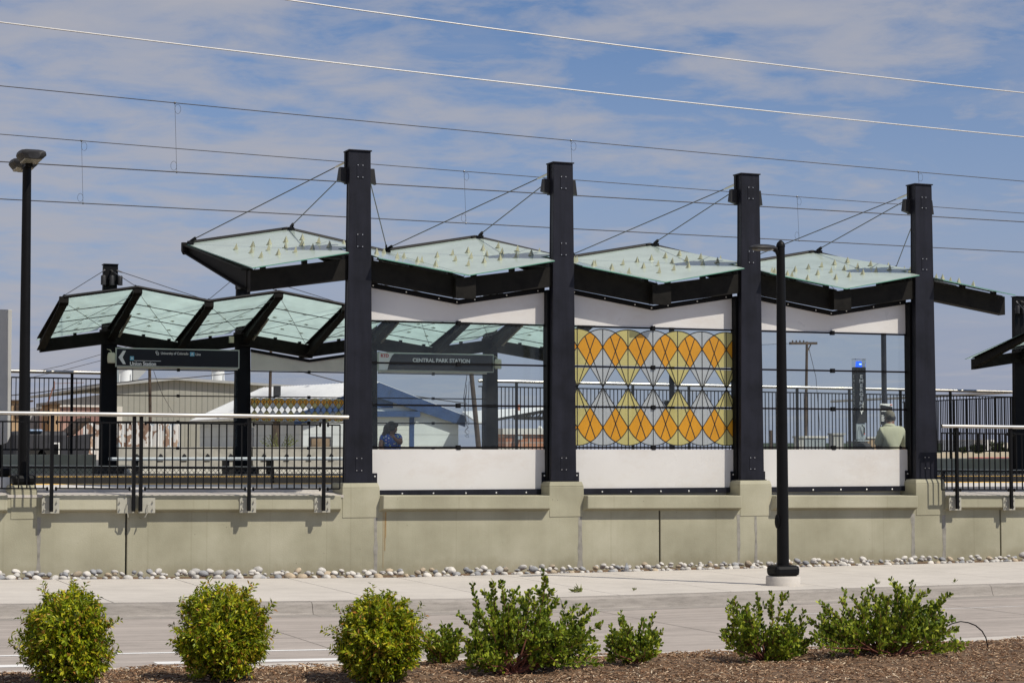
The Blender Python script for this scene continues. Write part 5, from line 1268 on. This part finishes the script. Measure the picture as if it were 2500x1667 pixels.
T, a_, c_, zt = simplebuild('grey flat roofed block between the tan building and the pink one', 'building', 'grey_building', 74, 998, 143, 1092, 55, 6, M['grey'], None)
b = MB(); b.box(a_.x+1.2, c_.x-.4, 54.95, 55, gl, zt-.3); b.build('door', M['dark'], T)
T, a_, c_, zt = simplebuild('pale upright tan hut between the grey block and the pink building', 'building', 'hut', 122, 988, 146, 1080, 48, 2, M['tan'], None)
b = MB(); b.prism([(a_.x-.1, zt), (c_.x+.1, zt), ((a_.x+c_.x)/2, zt+.12)], 47.9, 50.1); b.build('roof', M['wood'], T)
# dark parked trailers and van in the left yard
p = aY(80, 1040, 30); q = aY(160, 1097, 30)
T = thing('dark_trailer', 'dark covered trailer parked behind the tall fence at the left', 'trailer', ((p.x+q.x)/2, 30, 1.4))
a_ = aY(30, 1062, 30); c_ = aY(165, 1062, 30)
b = MB(); b.box(a_.x, c_.x, 30, 32, 1.5, a_.z+.12); b.build('body', M['dark'], T, bevel=.12)
b = MB(); b.box(aY(72, 1055, 30).x, aY(104, 1055, 30).x, 29.95, 31.5, a_.z+.1, aY(90, 1052, 30).z+.05); b.build('windscreen', mat('pale_blue_glass', (.25, .35, .5), .3), T, bevel=.05)
for x in (a_.x+.7, c_.x-.6): b = MB(); b.tube([(x, 29.95, 1.62), (x, 30.25, 1.62)], .28, 16); b.build('wheel', M['rubber'], T, smooth=True)
T = thing('scrap_container', 'black skip with an open slanted lid behind the tall fence', 'container', (aY(200, 1080, 33).x, 33, 1.4))
a_ = aY(152, 1062, 33); c_ = aY(238, 1062, 33)
b = MB(); b.prism([(a_.x+.1, 1.4), (c_.x-.3, 1.4), (c_.x-.2, a_.z-.05), (c_.x+.0, a_.z+.05), (a_.x-.1, a_.z-.1)], 33, 35); b.build('body', M['dark'], T)
l0, l1 = aY(175, 1060, 33), aY(220, 1022, 33); b = MB(); b.beam(l0+Vector((0, 1, 0)), l1+Vector((0, 1, 0)), 2, .12); b.build('lid', M['wood'], T)
T = thing('folding_sign', 'small white framed stand with a dark panel behind the tall fence', 'stand', (aY(137, 1085, 24).x, 24, 1.25))
a_, c_ = aY(126, 1080, 24), aY(146, 1107, 24)
b = MB(); b.box(a_.x, c_.x, 24, 24.06, 1.25, a_.z); b.build('frame', M['signwhite'], T); b = MB(); b.box(a_.x+.05, c_.x-.04, 23.98, 23.999, 1.3, a_.z-.04); b.build('panel', M['black'], T)
# mural wall
a_, c_ = aY(205, 1036, 40), aY(438, 1036, 40)
T = thing('mural_wall', 'low yard wall of curved corrugated bays painted with brown, blue and white shapes', 'wall', ((a_.x+c_.x)/2, 40, 1.5))
b = MB(); k = 10; w_ = (c_.x-a_.x)/k
for i in range(k):
    x0 = a_.x+w_*i; pr = [(x0+w_*.5-w_*.5*math.cos(t), -.12*math.sin(t)) for t in [j*math.pi/8 for j in range(9)]]
    zt = a_.z
    vs = [(x, 40+y, 1.3) for x, y in pr]+[(x, 40+y, zt-.0+.08*math.sin(j*math.pi/8)) for j, (x, y) in enumerate(pr)]
    b.add(vs, [(j, j+1, 10+j, 9+j) for j in range(8)]+[tuple(range(9, 18))])
b.build('painted_bays', M['mural'], T, solid=False)
b = MB()
for i in range(k+1): x = a_.x+w_*i; b.box(x-.025, x+.025, 39.9, 40.05, 1.3, a_.z)
b.build('white_posts', M['signwhite'], T)
# leaning crane boom
b = MB(); b.tube([aY(112, 998, 56), aY(130, 945, 56)], [.035, .025], 6); b.tube([aY(133, 950, 56), aY(133, 930, 56)], .02, 5); b.tube([aY(133, 936, 56), aY(205, 934, 56)], .012, 5)
tag(b.build('crane_boom', mat('rusty_red', (.20, .09, .06), .8), loc=tuple(aY(112, 998, 56)), smooth=True), 'thin rusty red boom with a horizontal arm above the pink building', 'crane')
# utility poles
def upole(label, xb, yb, xt, yt, Y, wpx, extra=None):
    p, q = aY(xb, yb, Y), aY(xt, yt, Y); r = wpx/2*(p-CAM).dot(FW)/F; p.z = gl-.1
    T = thing('utility_pole', label, 'utility pole', (p.x, Y, gl)); b = MB(); b.tube([p, q], [r*1.05, r*.85], 10); b.build('pole', M['wood'], T, smooth=True)
    if extra: extra(T, p, q, r)
    return T
def tb(T, p, q, r):
    c = aY(677, 958, 72); b = MB(); b.box(c.x-.16, c.x+.16, 71.9, 72.2, c.z-.4, c.z+.35); b.build('transformer', M['dgrey'], T)
upole('brown wooden pole behind the Union Station sign', 368, 1092, 364, 780, 75, 8)
upole('brown wooden pole with a grey box behind the middle far bay', 656, 1092, 663, 780, 72, 8, tb)
def wr(T, p, q, r):
    b = MB(); rg = random.Random(4)
    for k in range(5):
        x0, y0 = 1142+rg.uniform(-4, 4), 915+k*8; b.tube([aY(x0, y0, 45), aY(x0-4+rg.uniform(-4, 4), y0+50, 45), aY(1140+rg.uniform(-5, 5), 1030, 45)], .012, 4)
    for k in range(3):
        b.tube([aY(1139+rg.uniform(-7, 7), 1028+j*5, 45)+Vector((.03*math.sin(j*1.9+k*2), 0, 0)) for j in range(9)], .008, 4)
    b.build('cable_bundle', M['wire'], T, smooth=True)
upole('leaning weathered pole hung with loose cables right of the blue gabled building', 1172, 1092, 1150, 905, 46, 13, wr)
def xa_(T, p, q, r):
    b = MB(); a_, c_ = aY(1928, 838, 62), aY(1994, 838, 62); b.beam(a_, c_, .14, .13)
    for x in (1935, 1944, 1953, 1962): c = aY(x, 835, 62); b.lathe((c.x, 62, c.z), [(.04, 0), (.05, .06), (.02, .1)], 6)
    b.beam(aY(1970, 860, 62), aY(1980, 840, 62), .05, .05); b.build('cross_arm', M['wood'], T)
upole('tall wooden pole with a cross arm seen through the last glass bay', 1966, 1092, 1970, 834, 62, 7.5, xa_)
upole('short wooden pole left of the cross arm pole', 1946, 1092, 1945, 1003, 60, 6)
upole('squat dark stump pole beside the street lamp seen through the glass', 1884, 1092, 1882, 1050, 50, 8)
def wirepx(label, pts, Y, r=.012):
    b = MB(); b.tube([aY(x, y, Y) for x, y in pts], r, 5); tag(b.build('utility_wire', M['wire'], loc=tuple(aY(*pts[0], Y)), smooth=True), label, 'utility wire', 'thin background utility wires')
wirepx('sagging dark cable from the left edge to the brown pole behind the sign', [(0, 968), (100, 957), (240, 938), (310, 932), (364, 924)], 75, .03)
wirepx('dark cable from the brown pole to the pole with the grey box', [(364, 924), (430, 925), (500, 918), (580, 910), (663, 893)], 74, .025)
wirepx('dark cable running down right from the middle far bay', [(663, 890), (740, 908), (835, 933), (1000, 965), (1140, 985)], 71, .03)
wirepx('thin cable climbing toward the far shelter column, the upper one', [(60, 912), (150, 893), (250, 864), (400, 820)], 80, .015)
wirepx('thin cable climbing toward the far shelter column, the lower one', [(60, 925), (150, 905), (250, 879), (400, 842)], 82, .015)
wirepx('guy wire slanting down from the cross arm pole', [(1975, 850), (1992, 920), (2002, 1050)], 62, .015)
wirepx('thin guy wire crossing the ribbed warehouse', [(375, 905), (395, 960), (425, 1012)], 75, .015)
wirepx('faint wire from the cross arm toward the left', [(1935, 838), (1850, 842), (1700, 850)], 62, .012)
# brick building and white vaulted roofs on the right of the pole
T, a_, c_, zt = simplebuild('low red brick building with a white parapet seen through the first glass bay', 'building', 'brick_building', 1232, 1060, 1352, 1095, 40, 1.2, M['brick'], .22)
b = MB(); q = aY(1266, 1065, 39.9); b.box(q.x-.12, q.x+.12, 39.8, 39.99, q.z-.12, q.z+.02); b.build('wall_lamp', M['galv'], T)
T = thing('white_shed', 'white roofed open truss shed behind the brick building', 'building', (aY(1290, 1000, 58).x, 58, gl))
b = MB(); p1, p2, p3, p4 = aY(1165, 1002, 58), aY(1390, 990, 58), aY(1390, 998, 56), aY(1165, 1030, 56)
b.hexa([p4-Vector((0, 0, .08)), aY(1390, 994, 56)-Vector((0, 0, .08)), p2+Vector((0, 2, -.08)), p1+Vector((0, 2, -.08)), p4, aY(1390, 994, 56), p2+Vector((0, 2, 0)), p1+Vector((0, 2, 0))]); b.build('roof', M['whiteroof'], T)
b = MB(); t0, t1, t2 = aY(1180, 1030, 56), aY(1390, 992, 56), aY(1390, 1022, 56)
b.beam(t0, t1, .12, .12); b.beam(aY(1255, 1020, 56), t2, .12, .16)
for k in range(8): x = 1262+k*16; b.beam(aY(x, 1021, 56), aY(x, 1030-(x-1180)*.181, 56), .05, .06); b.beam(aY(x, 1021, 56), aY(x+16, 1030-(x+16-1180)*.181, 56), .05, .05)
b.build('truss', M['dgrey'], T)
b = MB()
for x in (1200, 1390): q = aY(x, 1024, 56); b.box(q.x-.08, q.x+.08, 56, 56.15, gl, q.z+.1)
b.build('support_posts', M['dgrey'], T)
q = aY(1318, 1045, 70); b = MB(); b.ell((q.x, 70, q.z), (.13, .13, .13)); b.lathe((q.x, 70, gl), [(.05, 0), (.05, q.z-gl)], 8); tag(b.build('white_globe', M['signwhite'], loc=(q.x, 70, gl), smooth=True), 'small white ball on a post beyond the brick building', 'globe')
q = aY(1286, 985, 58); b = MB(); b.lathe((q.x, 59, q.z-.4), [(.11, 0), (.11, .3), (.08, .36), (0, .38)], 10); tag(b.build('roof_fan', mat('terracotta', (.36, .14, .09), .8), loc=(q.x, 59, q.z-.4), smooth=True), 'reddish vent sitting above the white shed roof', 'vent')
# cabinets behind the right fence
def cabinet(label, x0, y0, x1, Y, m, lid=True):
    a_, c_ = aY(x0, y0, Y), aY(x1, y0, Y); T = thing('electrical_cabinet', label, 'cabinet', ((a_.x+c_.x)/2, Y, 1.3)); b = MB(); b.box(a_.x, c_.x, Y, Y+.25, 1.2, a_.z-.06); b.build('body', m, T, bevel=.01)
    b = MB(); b.box(a_.x-.04, c_.x+.04, Y-.04, Y+.29, a_.z-.06, a_.z); b.build('lid', M['capstone'] if lid else m, T)
    b = MB(); w = c_.x-a_.x
    for s in (.04, .52): b.box(a_.x+w*s, a_.x+w*(s+.44), Y-.012, Y, 1.3, a_.z-.12)
    d_ = b.build('door', m, T, bevel=.004); b = MB()
    for s in (.46, .54): b.box(a_.x+w*s-.01, a_.x+w*s+.01, Y-.04, Y-.012, 1.6, 1.75)
    b.build('handle', M['bolt'], d_)
cabinet('wide grey electrical cabinet with a pale lid behind the right fence', 1963, 1064, 2017, 24, M['galv'])
cabinet('grey cabinet box behind and right of the pale lidded one', 2034, 1057, 2060, 27, M['grey'], False)
cabinet('small grey box at the left of the pale lidded cabinet', 1949, 1064, 1962, 23.6, M['lgrey'], False)
cabinet('low tan cabinet behind the seated man', 2118, 1066, 2222, 34, M['tan'], True)
b = MB(); a_, c_ = aY(1860, 1081, 120), aY(2300, 1081, 120); b.box(a_.x, c_.x, 120, 123, 1.4, a_.z); tag(b.build('dark_hedge', mat('far_hedge', (.05, .07, .05), .95, var=.4, vscale=.4), loc=(a_.x, 120, 1.4)), 'far dark low hedge line seen low through the last glass bay', 'hedge')
simplebuild('long low slate coloured warehouse on the horizon right of the last column', 'building', 'far_warehouse', 2296, 1075, 2375, 1100, 160, 20, mat('slate', (.20, .22, .26), .8))
simplebuild('white tall building on the horizon between the far trees', 'building', 'white_building', 2406, 1073, 2428, 1100, 170, 10, M['signwhite'])
simplebuild('pale building on the horizon near the right edge', 'building', 'pale_building', 2444, 1080, 2462, 1100, 175, 10, M['offwhite'])
# red kerb
b = MB(); a_, c_ = aZ(2372, 1118, 1.6), aZ(2520, 1118, 1.6)
q0, q1 = aY(2373, 1116, 40.), aY(2500, 1117, 40.); b.box(q0.x, q1.x+3, 40, 40.35, 1.45, q0.z); tag(b.build('red_kerb', M['redpaint'], loc=(q0.x, 40, 1.45)), 'red painted kerb beyond the right fence', 'kerb')
# far trees
def tree(label, px, ytop, wpx, Y, seed, gp='far trees near the right horizon', n_=2600, nm='tree'):
    rg = random.Random(seed); c = aY(px, ytop, Y); m = (c-CAM).dot(FW)/F; g0 = 1.5; H = c.z-g0; w = wpx*m/2
    T = thing(nm, label, 'tree', (c.x, Y, g0), gp)
    b = MB(); b.tube([(c.x, Y, g0-.1), (c.x+.1, Y, g0+H*.45), (c.x, Y, g0+H*.8)], [.12*H*.3+.04, .05*H*.3+.03, .02], 7)
    for k in range(6): a = k*1.1+seed; b.tube([(c.x+.05, Y, g0+H*.25), (c.x+w*.6*math.cos(a), Y+w*.6*math.sin(a), g0+H*(.55+.05*k))], [.04, .015], 5)
    b.build('trunk', M['wood'], T, smooth=True)
    b = MB(); blobs = [(Vector((c.x+rg.uniform(-.7, .7)*w, Y+rg.uniform(-.7, .7)*w, g0+H*rg.uniform(.25, .82))), w*rg.uniform(.28, .5)) for k in range(11)]
    sl = H*.06+.06
    for i in range(n_):
        q, r = rg.choice(blobs); d = rvec(rg); ps = q+Vector((d.x*r, d.y*r, d.z*r*.8))*rg.uniform(.6, 1.08)
        if ps.z > c.z+.1: ps.z = c.z-rg.random()*.3
        leaf(b, ps, rvec(rg), sl*rg.uniform(.7, 1.2), sl*.6, rvec(rg))
    b.build('crown', M['leafT'], T, solid=False)
tree('broad green tree beyond the right fence, nearest to the white building', 2388, 1082, 44, 100, 31)
tree('darker green tree on the right horizon past the white building', 2436, 1077, 34, 130, 32)
tree('small green tree right of the last far fence post', 2478, 1085, 30, 110, 33)
tree('low leafy bush tree beside the slate warehouse', 2352, 1092, 26, 105, 34)
tree('distant tree top above the brick building parapet', 1290, 1044, 40, 90, 35, gp='far trees above the brick building')
# fan palm like plant by the blue building window
p = aY(682, 1094, 57); rg = random.Random(5); b = MB()
for i in range(26):
    a = rg.uniform(0, 6.28); d = Vector((math.cos(a), math.sin(a)*.6, rg.uniform(.5, 1.4))).normalized()
    for k in range(9): leaf(b, Vector((p.x, p.y, 1.6))+d*(.12*k), d+rvec(rg)*.5, .16, .05, rvec(rg))
tag(b.build('fern_plant', M['weed'], loc=(p.x, p.y, 1.5), solid=False), 'feathery green plant left of the boarded window', 'plant')

# ------------------------------------------------------------------ camera, light, sky
cd = bpy.data.cameras.new('camera'); cam = bpy.data.objects.new('camera', cd); col.objects.link(cam)
cd.sensor_width = 36; cd.lens = F/2500*36; cd.clip_end = 6000; cd.clip_start = .1
cam.matrix_world = Matrix(((RT.x, UP.x, -FW.x, CAM.x), (RT.y, UP.y, -FW.y, CAM.y), (RT.z, UP.z, -FW.z, CAM.z), (0, 0, 0, 1)))
scn.camera = cam
SD = Vector((2.2, -3.05, 4.65)).normalized()
sl = bpy.data.lights.new('sun', 'SUN'); sl.energy = 4.3; sl.angle = R(.5); sl.color = (1, .935, .82)
so = bpy.data.objects.new('sun', sl); col.objects.link(so); so.rotation_euler = SD.to_track_quat('Z', 'Y').to_euler(); so.location = (0, -20, 30)
w = bpy.data.worlds.new('World'); scn.world = w; w.use_nodes = True; nt = w.node_tree; nt.nodes.clear(); n = N(nt)
sky = n('ShaderNodeTexSky', sky_type='NISHITA'); sky.sun_disc = False; sky.sun_elevation = math.asin(SD.z); sky.sun_rotation = math.atan2(SD.x, SD.y); sky.altitude = 1600; sky.air_density = 1.; sky.dust_density = .6; sky.ozone_density = 2.5
tc = n('ShaderNodeTexCoord'); sx = n('ShaderNodeSeparateXYZ', {0: tc.outputs['Generated']})
# flatten directions on to a cloud layer
zz = n('ShaderNodeMath', {0: sx.outputs[2], 1: .10}, operation='ADD'); zz = n('ShaderNodeMath', {0: zz.outputs[0], 1: .06}, operation='MAXIMUM')
ux = n('ShaderNodeMath', {0: sx.outputs[0], 1: zz.outputs[0]}, operation='DIVIDE'); uy = n('ShaderNodeMath', {0: sx.outputs[1], 1: zz.outputs[0]}, operation='DIVIDE')
cv = n('ShaderNodeCombineXYZ', {0: ux.outputs[0], 1: uy.outputs[0]})
def cloud(scale, off, detail, rough, lo, hi, dist=.4):
    mp = n('ShaderNodeMapping', {'Vector': cv.outputs[0], 'Location': off})
    t = n('ShaderNodeTexNoise', {'Vector': mp.outputs[0], 'Scale': scale, 'Detail': detail, 'Roughness': rough, 'Distortion': dist})
    return ramp(n, t.outputs['Fac'], [(lo, (0, 0, 0)), (hi, (1, 1, 1))])
def cnoise(scale, off, detail, rough, dist=.4):
    mp = n('ShaderNodeMapping', {'Vector': cv.outputs[0], 'Location': off})
    return n('ShaderNodeTexNoise', {'Vector': mp.outputs[0], 'Scale': scale, 'Detail': detail, 'Roughness': rough, 'Distortion': dist}).outputs['Fac']
def mth(op, a, b_, c_=None):
    d = {0: a, 1: b_}
    if c_ is not None: d[2] = c_
    return n('ShaderNodeMath', d, operation=op).outputs[0]
side_ = n('ShaderNodeVectorMath', {0: tc.outputs['Generated'], 1: (RT.x, RT.y, 0)}, operation='DOT_PRODUCT').outputs['Value']
cov = mth('MULTIPLY_ADD', side_, -.26, -.015); cov = mth('MULTIPLY_ADD', mth('MINIMUM', sx.outputs[2], .3), .42, cov)
big = mth('ADD', mth('MULTIPLY', cnoise(1.5, (3.1, 1.7, 0), 3, .5), .50), mth('MULTIPLY', cnoise(5.2, (9.2, 4.4, 0), 12, .62, .25), .50))
cm = ramp(n, mth('ADD', big, cov), [(.505, (0, 0, 0)), (.56, (.36,)*3), (.64, (.74,)*3), (.74, (.92,)*3)])
wisp = ramp(n, cnoise(1.6, (1.3, 8.8, 0), 9, .62, .8), [(.50, (0, 0, 0)), (.78, (.45,)*3)])
cm = mth('MAXIMUM', cm, wisp)
skc = mixc(n, sky.outputs[0], (.84, .92, 1.05), 1., 'MULTIPLY')
# hazy lavender band low over the horizon
hz = ramp(n, sx.outputs[2], [(.0, (.96,)*3), (.06, (.84,)*3), (.13, (.40,)*3), (.22, (.0,)*3)])
skc = mixc(n, skc, (3.45, 3.72, 4.9), hz)
skc = mixc(n, skc, (4.55, 4.62, 5.2), cm)
bg = n('ShaderNodeBackground', {'Color': skc, 'Strength': .089}); n('ShaderNodeOutputWorld', {'Surface': bg.outputs[0]})
vs = scn.view_settings; vs.view_transform = 'Standard'; vs.look = 'None'; vs.exposure = 0; vs.gamma = 1
scn.render.engine = 'CYCLES'; scn.cycles.transparent_max_bounces = 16; scn.cycles.max_bounces = 8
scn.render.resolution_x = 1024; scn.render.resolution_y = 682
for o in bpy.data.objects:
    if '_w' in o: del o['_w']
